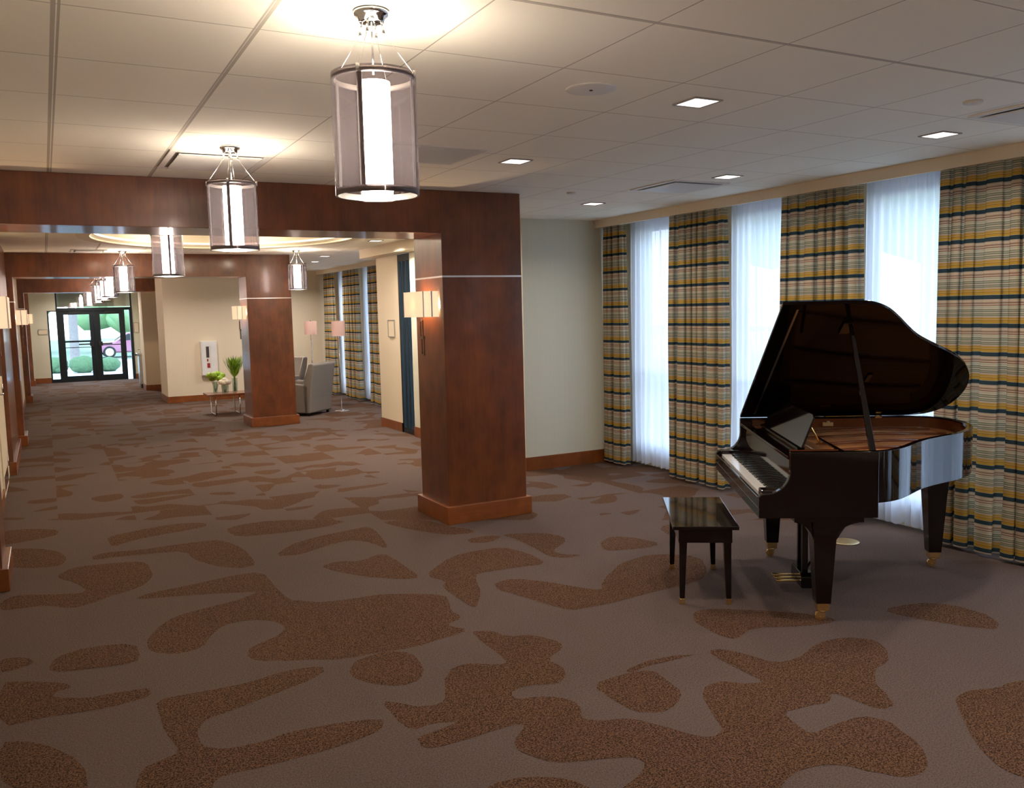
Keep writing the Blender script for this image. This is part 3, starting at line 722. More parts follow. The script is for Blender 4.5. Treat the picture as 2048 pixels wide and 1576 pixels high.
# ================================================================== PENDANTS
WARM = (1.0, 0.86, 0.68)
def make_pendant():
    root = empty('pendant_lamp', (0, 0, H))
    can = MB().lathe([(0.0, 0), (.057, 0), (.058, -.007), (.054, -.016), (.044, -.019), (.041, -.034), (.0, -.036)], 40).build('canopy', 'chrome', root)
    for k in range(4):
        hooks = MB()
        a = R(50) + k * PI / 2
        x, y = .034 * math.cos(a), .034 * math.sin(a)
        hooks.tube([(x, y, -.034), (x * 1.05, y * 1.05, -.052)], .004, 8)
        hooks.lathe([(.0, -.050), (.0045, -.052), (.0045, -.074), (.0, -.076)], 10, (x * 1.18, y * 1.18, 0))
        hooks.build('cable_grip', 'chrome', can)
    MB().tube([(0, 0, -.036), (0, 0, -.20)], .0035, 8).build('stem', 'chrome', root)
    for k in range(4):
        a = R(50) + k * PI / 2
        c, s_ = math.cos(a), math.sin(a)
        MB().tube([(.041 * c, .041 * s_, -.07), (.085 * c, .085 * s_, -.135), (.136 * c, .136 * s_, -.205)], .0011, 6).build('cable', 'chrome', root)
        q = MB().tube([(.138 * c, .138 * s_, -.198), (.138 * c, .138 * s_, -.222)], .006, 8)
        q.build('cable_stud', 'nickel', root)
    def ring(z0, z1, r0=.129, r1=.136):
        return MB().lathe([(r0, z0), (r1, z0), (r1, z1), (r0, z1), (r0, z0)], 56, capends=False)
    ring(-.222, -.205).build('top_ring', 'nickel', root)
    ring(-.588, -.568).build('bottom_ring', 'nickel', root)
    for k in range(4):
        a = R(50) + k * PI / 2
        m = MB().box(.1265, -.009, -.575, .1300, .009, -.215)
        m.xf(Matrix.Rotation(a, 4, 'Z'))
        m.build('strap', 'nickel', root)
    MB().lathe([(.1375, -.59), (.1375, -.20)], 64, capends=False).build('glass_cylinder', 'seeded_glass', root)
    MB().lathe([(.0, -.575), (.050, -.575), (.052, -.570), (.052, -.225), (.044, -.225), (.044, -.55), (.0, -.55)], 40).build('inner_diffuser', 'diffuser_glow', root)
    point('lamp_light', (0, 0, -.19), 0.6, WARM, .03, root)
    return root
pend = make_pendant()
PP = [
 (1.00, 2.784, 'largest and nearest pendant lamp with seeded glass cylinder and chrome canopy'),
 (1.008, 5.263, 'second pendant lamp in the corridor row, hanging just before the first wooden beam'),
 (1.045, 8.60, 'third pendant lamp in the corridor row, its top hidden by the first wooden beam'),
 (1.055, 13.65, 'fourth pendant lamp in the corridor row, in front of the second wooden beam'),
 (1.04, 16.44, 'fifth pendant lamp in the corridor row, first one behind the second wooden beam'),
 (1.06, 18.63, 'sixth pendant lamp in the corridor row, overlapped by the fifth'),
 (1.088, 21.2, 'seventh pendant lamp in the corridor row, just before the third wooden beam'),
 (1.098, 25.43, 'farthest pendant lamp in the corridor row, hanging by the glass entrance doors'),
 (3.39, 13.1, 'pendant lamp hanging alone over the lounge beside the second column'),
 (1.00, .30, 'added unseen pendant lamp just above the camera, brightening the near ceiling'),  # this pendant and the next are added out of view to brighten the ceiling
 (1.00, -1.5, 'added unseen pendant lamp behind the camera by the back wall, brightening the ceiling'),
]
for i, (x, y, lab) in enumerate(PP):
    if i == 0:
        pend.location = (x, y, H); tag(pend, lab, 'lamp', 'cylinder pendant lamps')
    else:
        c = dup(pend, (x, y, H), 0.35 * i, lab, 'cylinder pendant lamps')
        c['category'] = 'lamp'

# ================================================================== SCONCES  (local +X points away from the wall)
def make_sconce():
    root = empty('sconce', (0, 0, 1.825))
    sh = MB()
    t = .003
    hw = .215; h0, h1 = -.105, .105
    for (x0, y0, x1, y1) in ((.137, -hw, .140, hw), (.004, -hw, .137, -hw + t), (.004, hw - t, .137, hw)):
        sh.box(x0, y0, h0, x1, y1, h1)
    so_ = sh.build('shade', 'sconce_shade', root)
    for y in (-hw, hw - .003):
        MB().box(.135, y - .001, h0 - .002, .1415, y + .004, h1 + .002).build('frame_post', 'nickel', so_)
        MB().box(.060, y - .0015, h0 - .002, .070, y + .0045, h1 + .002).build('frame_post', 'nickel', so_)
    MB().box(0, -.05, -.05, .012, .05, .05).build('back_plate', 'nickel', root)
    MB().tube([(.012, 0, 0), (.07, 0, 0), (.07, 0, -.135)], .006, 8).build('arm', 'nickel', root)
    def link(z0, z1, w_, x):
        m = MB()
        for y in (-w_, w_ - .009):
            m.box(x, y, z0, x + .009, y + .009, z1)
        m.box(x, -w_, z0, x + .009, w_, z0 + .009).box(x, -w_, z1 - .009, x + .009, w_, z1)
        return m
    link(-.275, -.135, .030, .067).build('hanging_link', 'aged_bronze', root)
    link(-.425, -.262, .030, .060).build('hanging_link', 'aged_bronze', root)
    MB().box(.056, -.032, -.290, .076, .032, -.262).build('link_clasp', 'aged_bronze', root)
    point('sconce_light', (.075, 0, 0.0), 5, (1.0, .68, .40), .02, root)
    return root
sc = make_sconce()
SS = [
 (2.867, 6.835, PI, 'wall sconce with square fabric shade on the nearest column, facing the corridor'),
 (-.341, 6.835, 0, 'fabric wall sconce at the left edge, on the pier opposite the nearest column'),
 (2.846, 14.455, PI, 'fabric wall sconce on the left face of the second column, beside the flower table'),
 (-.341, 14.455, 0, 'fabric wall sconce on the left pier of the second portal'),
 (-.341, 22.045, 0, 'smallest fabric wall sconce on the left pier of the third portal'),
 (2.516, 22.045, PI, 'fabric wall sconce half hidden behind the corner of the cream wall'),
]
for i, (x, y, rz, lab) in enumerate(SS):
    if i == 0:
        sc.location = (x, y, 1.825); sc.rotation_euler = (0, 0, rz); tag(sc, lab, 'wall lamp', 'fabric wall sconces')
    else:
        c = dup(sc, (x, y, 1.825), rz, lab, 'fabric wall sconces'); c['category'] = 'wall lamp'

# ================================================================== CEILING FITTINGS
def recessed(x, y, lab, first=[None]):
    if first[0] is None:
        r = empty('recessed_downlight', (x, y, H), 0, lab, 'ceiling light', 'square recessed downlights')
        s_ = .085
        m = MB()
        m.box(-s_, -s_, -.006, s_, -s_ + .012, 0).box(-s_, s_ - .012, -.006, s_, s_, 0).box(-s_, -s_ + .012, -.006, -s_ + .012, s_ - .012, 0).box(s_ - .012, -s_ + .012, -.006, s_, s_ - .012, 0)
        m.build('frame', 'fixture_grey', r)
        MB().box(-s_ + .012, -s_ + .012, -.004, s_ - .012, s_ - .012, -.001).build('lens', 'recess_lamp', r)
        area('downlight', (0, 0, -.012), 4, (1.0, .90, .82), .13, r)
        first[0] = r
    else:
        r = dup(first[0], (x, y, H), 0, lab)
    return r
recessed(2.84, 3.365, 'square recessed downlight nearest the camera, beside the round ceiling speaker')
recessed(2.80, 5.13, 'square recessed downlight above the near face of the first column')
recessed(4.752, 3.456, 'square recessed downlight near the curtains at the right edge')
recessed(4.666, 5.187, 'square recessed downlight just beyond the piano, beside the square air diffuser')
recessed(4.60, 6.936, 'farthest square recessed downlight before the cream partition')
recessed(2.84, 1.6, 'added unseen fill downlight overhead, just outside the top edge')  # from here on, unseen downlights added around the camera as room fill
recessed(4.75, 1.7, 'added unseen fill downlight overhead near the windows, outside the right edge')
recessed(4.75, -.1, 'added unseen fill downlight behind the camera, nearer the windows')
def deep(*a, e=12):  # extra out-of-view downlights, added to brighten the lounge and far corridor
    q = recessed(*a)
    for c in tree(q):
        if c.type == 'LIGHT':
            c.data = c.data.copy(); c.data.energy = e
deep(4.1, 9.3, 'added fill downlight hidden behind the first column, before the lounge')
deep(4.0, 11.3, 'added fill downlight between the oval recess and the cream bulkhead')
deep(4.2, 14.4, 'added fill downlight over the lounge, hidden behind the bulkhead')
deep(4.6, 18.0, 'added fill downlight over the back of the lounge')
deep(2.5, 17.6, 'added fill downlight over the flower table')
deep(1.6, 24.6, 'added fill downlight near the drinking fountain, hidden by the third beam', e=12)
deep(1.0, 27.2, 'added fill downlight just inside the entrance doors', e=12)
r = empty('ceiling_speaker', (2.22, 3.35, H), 0, 'large round flush speaker grille in the ceiling tiles', 'speaker')
MB().lathe([(.0, -.006), (.085, -.007), (.100, -.006), (.112, -.004), (.114, 0)], 48).build('grille', 'fixture_white', r)
MB().lathe([(.0, -.010), (.007, -.0095), (.008, -.006)], 16).build('badge', 'fixture_dark', r)
def smoke(x, y, s_, lab):
    r = empty('sprinkler_cover', (x, y, H), 0, lab, 'sprinkler', 'round sprinkler covers')
    MB().lathe([(0, -.012), (.04 * s_, -.012), (.045 * s_, -.009), (.045 * s_, 0)], 32).build('cover', 'trim_white', r)
smoke(4.132, 2.827, 1, 'small round sprinkler cover at the right, near the corner air diffuser')
smoke(3.985, 6.341, .8, 'tiny round sprinkler cover on the ceiling right of the first column')
def diffuser(x0, y0, x1, y1, lab, mat='fixture_white'):
    cx, cy_ = (x0 + x1) / 2, (y0 + y1) / 2
    w_, d_ = (x1 - x0) / 2, (y1 - y0) / 2
    r = empty('air_diffuser', (cx, cy_, H), 0, lab, 'air vent')
    def fr(m, a, b_, t, z0, z1):
        m.box(-a, -b_, z0, a, -b_ + t, z1).box(-a, b_ - t, z0, a, b_, z1).box(-a, -b_ + t, z0, -a + t, b_ - t, z1).box(a - t, -b_ + t, z0, a, b_ - t, z1)
        return m
    fr(MB(), w_, d_, .035, -.010, 0).build('frame', mat, r)
    MB().box(-w_ + .035, -d_ + .035, -.003, w_ - .035, d_ - .035, -.001).build('duct_opening', 'fixture_grey', r)
    MB().box(-w_ + .055, -d_ + .055, -.018, w_ - .055, d_ - .055, -.012).build('face_plate', 'ceiling' if mat == 'ceil' else 'fixture_white', r)
diffuser(.71, 5.46, 1.30, 6.12, 'square air diffuser behind the second pendant lamp, before the wooden beam')
diffuser(4.36, 5.44, 4.92, 6.02, 'square air diffuser in the ceiling beyond the piano')
diffuser(4.43, 2.45, 5.02, 3.06, 'square air diffuser cut off by the top right edge of the picture')
diffuser(.40, 13.45, .85, 13.95, 'square air diffuser before the second wooden beam')
r = empty('return_grille', (2.15, 5.11, H), 0, 'slotted return air grille in the ceiling behind the nearest pendant', 'air vent')
m = MB()
m.box(-.30, -.28, -.006, .30, -.26, 0).box(-.30, .26, -.006, .30, .28, 0).box(-.30, -.26, -.006, -.28, .26, 0).box(.28, -.26, -.006, .30, .26, 0)
m.build('frame', 'fixture_white', r)
MB().box(-.28, -.26, -.002, .28, .26, -.001).build('backing', 'fixture_grey', r)
m = MB()
for k in range(26):
    y = -.25 + k * .02
    m.box(-.28, y, -.006, .28, y + .007, -.002)
m.build('louvers', 'fixture_white', r)
r = empty('recessed_downlight', (4.45, 15.9, H), 0, 'round recessed downlight over the lounge armchairs', 'ceiling light')
MB().lathe([(0, -.004), (.07, -.004), (.085, -.006), (.09, 0)], 32).build('trim_ring', 'fixture_white', r)
MB().lathe([(0, -.008), (.06, -.008), (.062, -.004)], 32).build('lens', 'recess_lamp', r)
# cove light strip in the oval recess
m = MB()
for k in range(64):
    a0, a1 = 2 * PI * k / 64, 2 * PI * (k + 1) / 64
    for aa, bb in ((a0, a1),):
        p = [(OC[0] + (RX - r_) * math.cos(a), OC[1] + (RY - r_) * math.sin(a), H + z) for a, r_, z in ((aa, .03, .03), (bb, .03, .03), (bb, .03, .055), (aa, .03, .055))]
        m.quad(p)
cv = tag(m.build('cove_light', 'cove_glow'), 'warm light strip inside the oval ceiling recess', 'ceiling light')
for k in range(6):
    a = 2 * PI * k / 6
    point('cove_lamp', (OC[0] + (RX - .35) * math.cos(a), OC[1] + (RY - .35) * math.sin(a), H + .06), 5, (1.0, .86, .66), .06, cv)

# ================================================================== CURTAINS
def drape(y0, y1, xc, ztop, zbot, folds, amp, seed, lab, grp, mat='drape', name='striped_curtain', dens=14, cat='curtain', zvar=0.0):
    rnd = random.Random(seed)
    n = folds * dens
    ph = [rnd.uniform(-.5, .5) for _ in range(folds + 2)]
    am = [rnd.uniform(.65, 1.15) for _ in range(folds + 2)]
    rows = 26
    L = y1 - y0
    m = MB()
    zo = zbot
    V = []
    for j in range(rows + 1):
        v = j / rows
        z = ztop + (zbot - ztop) * v
        row = []
        for i in range(n + 1):
            u = i / n
            k = u * folds
            if mat == 'drape':
                k = folds * (u + .055 * math.sin(2 * PI * u * 1.4 + seed * 1.7) * u * (1 - u) * 4)
            ki = int(min(k, folds - .001)); fr_ = k - ki
            a0 = am[ki] * (1 - fr_) + am[ki + 1] * fr_
            s_ = math.sin(2 * PI * k + ph[ki] * (1 - fr_) * v + ph[ki + 1] * fr_ * v)
            sh = math.copysign(abs(s_) ** 0.7, s_)
            yb = 0
            if mat == 'drape':
                th_ = 2 * PI * k + ph[ki] * (1 - fr_) * v + ph[ki + 1] * fr_ * v
                sh = math.cos(th_)
                yb = .030 * math.sin(2 * th_) * (.7 + .3 * v)
            flare = 0.55 + 0.45 * v
            if mat == 'drape':
                pinch = math.exp(-((v - .045) / .03) ** 2)
                A = amp * a0 * flare * (1 - .25 * pinch)
            else:
                A = amp * a0 * (0.7 + .3 * v)
            x = xc + A * sh + .012 * math.sin(5 * v + ki * 1.7 + seed) * v
            y = y0 + L * u + yb + .012 * math.sin(2 * PI * k * .5 + 3 * v + seed) * v + (u - .5) * .05 * v
            zz = z
            if j == rows and zvar:
                zz += zvar * (.5 + .5 * math.sin(2 * PI * k * 1.0 + seed)) * rnd.uniform(.7, 1)
            row.append(m.bm.verts.new((x, y, zz)))
        V.append(row)
    for j in range(rows):
        for i in range(n):
            q = m.bm.faces.new((V[j][i], V[j][i + 1], V[j + 1][i + 1], V[j + 1][i])); q.smooth = True
    o = m.build(name, mat)
    return tag(o, lab, cat, grp)
GD = 'striped drapes along the main room windows'
for k, (a, c, nf, lab) in enumerate([
    (7.83, 8.24, 4, 'narrow striped curtain panel in the far corner next to the cream partition'),
    (6.24, 7.06, 7, 'striped curtain panel left of the piano, second from the partition corner'),
    (4.72, 5.55, 7, 'striped curtain panel partly hidden behind the raised piano lid'),
    (3.24, 4.07, 7, 'widest looking striped curtain panel at the right edge beside the piano tail'),
    (1.74, 2.55, 7, 'striped curtain panel just outside the right edge, mirrored in the piano rim'),
    (.22, 1.04, 7, 'striped curtain panel beside the camera, mirrored in the piano rim'),
    (-1.30, -.48, 7, 'striped curtain panel behind the camera by the back window')]):
    drape(a, c, 5.59, 2.70, .03, nf, .056, 11 + k, lab, GD)
GS = 'white sheers along the main room windows'
for k, (a, c, lab) in enumerate([
    (6.98, 7.92, 'white sheer between the corner curtain panel and the next striped panel'),
    (5.47, 6.32, 'white sheer left of the raised piano lid'),
    (3.98, 4.80, 'white sheer right of the piano lid peak, before the widest curtain panel'),
    (2.47, 3.32, 'white sheer right of the widest curtain panel, mirrored in the piano'),
    (.96, 1.82, 'white sheer beside the camera, mirrored in the piano'),
    (-.56, .30, 'white sheer behind the camera, second from the back wall'),
    (-2.05, -1.2, 'white sheer behind the camera, next to the back wall')]):
    drape(a, c, 5.745, 2.70, .035, 11, .026, 31 + k, lab, GS, 'sheer', 'sheer_curtain', 8, 'curtain', .03)
GL = 'striped drapes in the lounge'
for k, (a, c, nf, lab) in enumerate([
    (18.5, 19.2, 5, 'farthest striped curtain panel of the lounge, against its end wall'),
    (16.85, 17.85, 6, 'middle striped curtain panel of the lounge, behind the floor lamp'),
    (15.25, 16.2, 6, 'striped curtain panel of the lounge next to the cream side wall'),
    (13.9, 14.6, 5, 'striped lounge curtain panel hidden behind the cream side wall')]):
    drape(a, c, 5.55, 2.70, .03, nf, .056, 51 + k, lab, GL)
for k, (a, c, lab) in enumerate([
    (17.78, 18.58, 'white sheer in the lounge directly behind the floor lamp shade'),
    (16.1, 16.95, 'white sheer in the lounge between the two widest striped panels'),
    (14.5, 15.3, 'white lounge sheer hidden by the cream side wall, nearer the camera'),
    (13.1, 13.95, 'white lounge sheer at the near end, hidden by the side wall')]):
    drape(a, c, 5.70, 2.70, .035, 11, .026, 71 + k, lab, 'white sheers in the lounge', 'sheer', 'sheer_curtain', 8, 'curtain', .03)

# ================================================================== GRAND PIANO
def catmull(P, n=6):
    o = []
    for i in range(len(P) - 1):
        p0, p1, p2, p3 = P[max(i - 1, 0)], P[i], P[i + 1], P[min(i + 2, len(P) - 1)]
        for k in range(n):
            t = k / n
            o.append(tuple(0.5 * (2 * p1[c] + (p2[c] - p0[c]) * t + (2 * p0[c] - 5 * p1[c] + 4 * p2[c] - p3[c]) * t * t + (3 * p1[c] - p0[c] - 3 * p2[c] + p3[c]) * t ** 3) for c in (0, 1)))
    o.append(P[-1])
    return o
def offset(P, d):
    o = []
    for i, p in enumerate(P):
        a = Vector(P[max(i - 1, 0)]); c = Vector(P[min(i + 1, len(P) - 1)])
        t_ = (c - a).normalized()
        nrm = Vector((-t_.y, t_.x))
        o.append((p[0] + nrm.x * d, p[1] + nrm.y * d))
    return o
W2 = .745
curve = [(.745, .10), (.745, .22), (.728, .30), (.67, .39), (.57, .48), (.46, .565), (.35, .66), (.24, .79), (.13, .93), (.02, 1.03), (-.09, 1.10), (-.21, 1.15), (-.36, 1.18), (-.52, 1.175), (-.64, 1.135), (-.715, 1.06), (-.745, .94), (-.745, .80)]
outl = [(W2, -.20)] + catmull(curve) + [(-W2, -.20)]
inn = offset(outl, .036)
inn[0] = (W2 - .036, -.20); inn[-1] = (-W2 + .036, -.20)
piano = empty('grand_piano', (4.049, 3.90, 0), R(-122.46), 'glossy dark baby grand piano with raised lid standing in front of the striped curtains', 'piano')
m = MB().wallstrip(outl, inn, .685, .965)
rim = m.build('rim', 'piano_black', piano, .003, 2)
for p_ in rim.data.polygons: p_.use_smooth = True
rim.modifiers[0].harden_normals = True
in2 = offset(outl, .040); in2[0] = (W2 - .04, -.12); in2[-1] = (-W2 + .04, -.12)
in3 = offset(outl, .0362); in3[0] = (W2 - .0362, -.12); in3[-1] = (-W2 + .0362, -.12)
MB().wallstrip(in3, in2, .86, .955).build('inner_rim', 'piano_inner', rim)
sb = [p for p in offset(outl, .041)]
sb[0] = (W2 - .041, .02); sb[-1] = (-W2 + .041, .02)
m = MB(); m.prism(sb, .868, .880); m.build('soundboard', 'soundboard', piano)
# iron plate: border band, pin field, struts
pl_o = offset(outl, .045); pl_i = offset(outl, .12)
sel = [i for i, p in enumerate(outl) if p[1] > .25]
i0, i1 = sel[0], sel[-1]
m = MB()
m.wallstrip([pl_o[i] for i in range(i0, i1 + 1) if not (outl[i][0] < -.7 and outl[i][1] < 1.0)], [pl_i[i] for i in range(i0, i1 + 1) if not (outl[i][0] < -.7 and outl[i][1] < 1.0)], .8805, .888)
m.box(-.70, -.04, .8805, .70, .13, .892)
plate = m.build('iron_plate', 'plate_gold', piano)
for (xa, xb, ye) in ((.30, .18, .70), (.05, -.08, .95), (-.22, -.36, 1.05), (-.48, -.55, 1.02)):
    MB().tube([(xa, .12, .895), ((xa + xb) / 2, (ye + .12) / 2, .905), (xb, ye, .892)], .009, 8).build('plate_strut', 'piano_inner', plate)
m = MB()
for k in range(46):
    x = -.66 + k * .0287
    ye = 1.02 - max(0, (x + .45)) * .72
    if x > .55: ye = .36
    m.tube([(x, .03, .900), (x - .03, max(.2, ye), .893)], .0006, 4, False)
m.build('strings', 'steel_string', plate)['kind'] = 'stuff'
m = MB()
for k in range(60):
    for r_ in range(2):
        x = -.66 + k * .0222
        m.tube([(x, -.01 + r_ * .05, .890), (x, -.01 + r_ * .05, .908)], .003, 6)
m.build('tuning_pins', 'steel_string', plate)['kind'] = 'stuff'
MB().tube([(-.1, .16, .915), (.66, .16, .915)], .010, 8).build('damper_rail', 'piano_black', piano)
# case: keybed and the two cheeks with their scooped arms
MB().box(-W2, -.365, .604, W2, .262, .66).build('keybed', 'piano_black', piano, .004)
prof = [(-.200, .965), (-.2005, .90)]
for k in range(9):
    a = k / 8 * PI / 2
    prof.append((-.2005 - .115 * (1 - math.cos(a)), .865 - .123 * math.sin(a)))
prof += [(-.345, .740), (-.358, .735), (-.366, .722), (-.366, .655), (.262, .655), (.262, .70), (.262, .965)]
for s_ in (-1, 1):
    x0, x1 = (W2 - .040, W2 + .001) if s_ > 0 else (-W2 - .001, -W2 + .040)
    MB().prism(prof, x0, x1, 'x').build('cheek', 'piano_black', piano, .005, 3)
    x0, x1 = (.622, W2 - .041) if s_ > 0 else (-W2 + .041, -.622)
    MB().box(x0, -.345, .66, x1, -.185, .752).build('key_block', 'piano_black', piano, .006, 3)
MB().box(-.704, -.366, .66, .704, -.347, .716).build('key_slip', 'piano_black', piano, .004)
MB().box(-.715, -.17, .572, .715, .20, .603).build('action_board', 'piano_black', piano, .004)
m = MB(); m.prism([(-.190, .735), (-.168, .735), (-.150, .905), (-.160, .915), (-.176, .912)], -.704, .704, 'x')
fb = m.build('fallboard', 'piano_black', piano, .002)
MB().box(-.704, -.195, .722, .704, -.186, .736).build('name_felt', 'felt_red', fb)
MB().box(-.704, -.205, .918, .704, -.150, .936).build('lock_rail', 'piano_black', piano, .003)
m = MB()
m.box(-.704, -.150, .915, .704, -.10, .930).box(-.704, -.10, .915, -.52, .14, .930).box(.52, -.10, .915, .704, .14, .930)
m.build('desk_shelf', 'piano_black', piano, .002)
md = MB(); md.prism([(-.50, 0), (.50, 0), (.47, .185), (.43, .20), (-.43, .20), (-.47, .185)], -.006, .006, 'y')
md.xf(Matrix.Translation((0, -.080, .945)) @ Matrix.Rotation(R(-24), 4, 'X'))
dk = md.build('music_desk', 'piano_black', piano, .002)
MB().box(-.50, -.105, .937, .50, -.065, .950).build('desk_ledge', 'piano_black', dk)
for x in (-.3, .3):
    MB().tube([(x, .01, 1.06), (x, .07, .945)], .006, 8).build('desk_prop', 'brass', dk)
MB().box(-.50, -.15, .930, -.49, .12, .938).box(.49, -.15, .930, .50, .12, .938).build('desk_rail', 'piano_inner', dk)
# keyboard
kb = MB().box(-.618, -.342, .661, .618, -.19, .700).build('keyboard', 'piano_inner', piano)
PX_ = 1.236 / 52
wk = MB().box(0, -.343, .702, PX_ - .0009, -.186, .729).build('white_key', 'key_white', kb, .0012)
wk.location = (-.618, 0, 0)
bk = MB(); bk.prism([(-.288, .725), (-.186, .725), (-.186, .742), (-.280, .741)], -.0055, .0055, 'x')
bk = bk.build('black_key', 'key_black', kb, .0012)
firstb = True
for k in range(52):
    if k:
        c = wk.copy(); COL.objects.link(c); c.location = (-.618 + k * PX_, 0, 0)
    if k < 51 and (k % 7) in (0, 2, 3, 5, 6):
        if firstb:
            bk.location = (-.618 + (k + 1) * PX_, 0, 0); firstb = False
        else:
            c = bk.copy(); COL.objects.link(c); c.location = (-.618 + (k + 1) * PX_, 0, 0)
# lid
TH = R(31.5)
lo = offset(outl, -.008)
lo[0] = (W2 + .008, -.195); lo[-1] = (-W2 - .004, -.195)
lidm = MB(); lidm.prism(lo, 0, .021)
LT = Matrix.Translation((-W2, 0, .968)) @ Matrix.Rotation(-TH, 4, 'Y') @ Matrix.Translation((W2, 0, 0))
lidm.xf(LT)
lid = lidm.build('lid', 'lid_finish', piano, .003, 2)
m = MB().box(-.70, -.112, -.003, .70, -.100, 0.0).xf(LT); m.build('flap_hinge', 'nickel', lid)
m = MB().box(.44, .18, -.014, .56, .235, 0.0).box(-.2, .50, -.010, -.1, .53, 0.0).xf(LT); m.build('prop_cup', 'piano_black', lid, .002)
for y in (.08, .74):
    m = MB().box(-W2 + .036, y - .022, .905, -W2 + .0385, y + .022, .964)
    m.tube([(-W2 + .03, y - .022, .968), (-W2 + .03, y + .022, .968)], .004, 8)
    m.add(MB().box(-W2 + .02, y - .022, -.0025, -W2 + .06, y + .022, 0.0).xf(LT))
    m.build('lid_hinge', 'brass', piano)
MB().box(-W2 + .041, .36, .905, -W2 + .052, .43, .93).box(-W2 + .041, .385, .93, -W2 + .06, .405, .94).build('lid_latch', 'dull_brass', piano)
d_ = .53 + W2
top = Vector((-W2 + d_ * math.cos(TH) + .006, .225, .968 + d_ * math.sin(TH) - .01))
bot = Vector((.690, .245, .955))
m = MB()
ax = (top - bot).normalized(); sd_ = ax.cross(Vector((0, 1, 0))).normalized(); yy = ax.cross(sd_).normalized()
rings = []
for p, hw, hd in ((bot, .017, .010), (bot.lerp(top, .5), .014, .009), (top, .010, .008)):
    rings.append([m.bm.verts.new(p + yy * a * hw + sd_ * c * hd) for a, c in ((-1, -1), (1, -1), (1, 1), (-1, 1))])
for a_, b_ in zip(rings, rings[1:]):
    for k in range(4):
        m.bm.faces.new((a_[k], a_[(k + 1) % 4], b_[(k + 1) % 4], b_[k]))
m.bm.faces.new(rings[0]); m.bm.faces.new(rings[-1])
m.build('prop_stick', 'piano_black', piano, .003)
# legs
def leg(x, y, brk):
    m = MB()
    secs = [(.105, .040), (.50, .062), (.53, .066), (.604, .070)]
    rings = [[m.bm.verts.new((x + a * h_, y + c * h_, z)) for a, c in ((-1, -1), (1, -1), (1, 1), (-1, 1))] for z, h_ in secs]
    for a_, b_ in zip(rings, rings[1:]):
        for k in range(4):
            m.bm.faces.new((a_[k], a_[(k + 1) % 4], b_[(k + 1) % 4], b_[k]))
    m.bm.faces.new(rings[0][::-1]); m.bm.faces.new(rings[-1])
    if brk:
        for s_ in (-1, 1):
            rr = .13 if s_ > 0 else .10
            pr_ = [(y + s_ * .05, .572), (y + s_ * (.05 + rr), .572), (y + s_ * (.05 + rr), .560)]
            for k in range(1, 8):
                a = k / 8 * PI / 2
                pr_.append((y + s_ * (.056 + rr * (1 - math.sin(a))), .560 - .13 * (1 - math.cos(a))))
            pr_.append((y + s_ * .05, .42))
            if s_ < 0: pr_ = pr_[::-1]
            m.prism(pr_, x - .045, x + .045, 'x')
    lg = m.build('leg', 'piano_black', piano, .004)
    MB().lathe([(0, .062), (.034, .062), (.037, .070), (.036, .112), (0, .114)], 4, (x, y, 0), smooth=False).xf(Matrix.Translation((x, y, 0)) @ Matrix.Rotation(PI / 4, 4, 'Z') @ Matrix.Diagonal((1.25, 1.25, 1, 1)) @ Matrix.Translation((-x, -y, 0))).build('ferrule', 'brass', lg, .002)
    c = MB()
    c.tube([(x - .011, y - .012, .0265), (x + .011, y - .012, .0265)], .026, 20)
    c.tube([(x - .019, y - .012, .0265), (x + .019, y - .012, .0265)], .006, 8)
    c.box(x - .019, y - .020, .02, x - .014, y + .014, .062).box(x + .014, y - .020, .02, x + .019, y + .014, .062)
    c.lathe([(0, .048), (.026, .052), (.026, .064), (0, .066)], 16, (x, y, 0))
    c.build('caster', 'brass', lg)
leg(.634, 0, True); leg(-.633, 0, True); leg(-.376, .992, False)
MB().box(-.50, .88, .60, -.25, 1.08, .69).build('leg_block', 'piano_black', piano, .003)
MB().box(-.60, .30, .62, .40, .36, .68).box(-.60, .60, .62, .18, .66, .68).build('beam', 'piano_inner', piano)
# pedal lyre
cx = .06
m = MB()
m.prism([(cx - .13, .035), (cx + .13, .035), (cx + .13, .105), (cx + .10, .125), (cx - .10, .125), (cx - .13, .105)], .0, .075, 'y')
ly = m.build('pedal_lyre', 'piano_black', piano, .006, 3)
for s_ in (-1, 1):
    MB().box(cx + s_ * .055 - .014, .02, .12, cx + s_ * .055 + .014, .055, .566).build('post', 'piano_black', ly, .003)
    MB().tube([(cx + s_ * .06, .07, .09), (cx + s_ * .09, .40, .62)], .007, 8).build('brace', 'piano_black', ly)
for k in (-1, 0, 1):
    x = cx + k * .062
    m = MB(); m.prism([(x - .009, .0), (x + .009, .0), (x + .012, -.07), (x + .020, -.115), (x + .014, -.135), (x - .014, -.135), (x - .020, -.115), (x - .012, -.07)], .060, .069)
    m.build('pedal', 'brass', ly, .002)

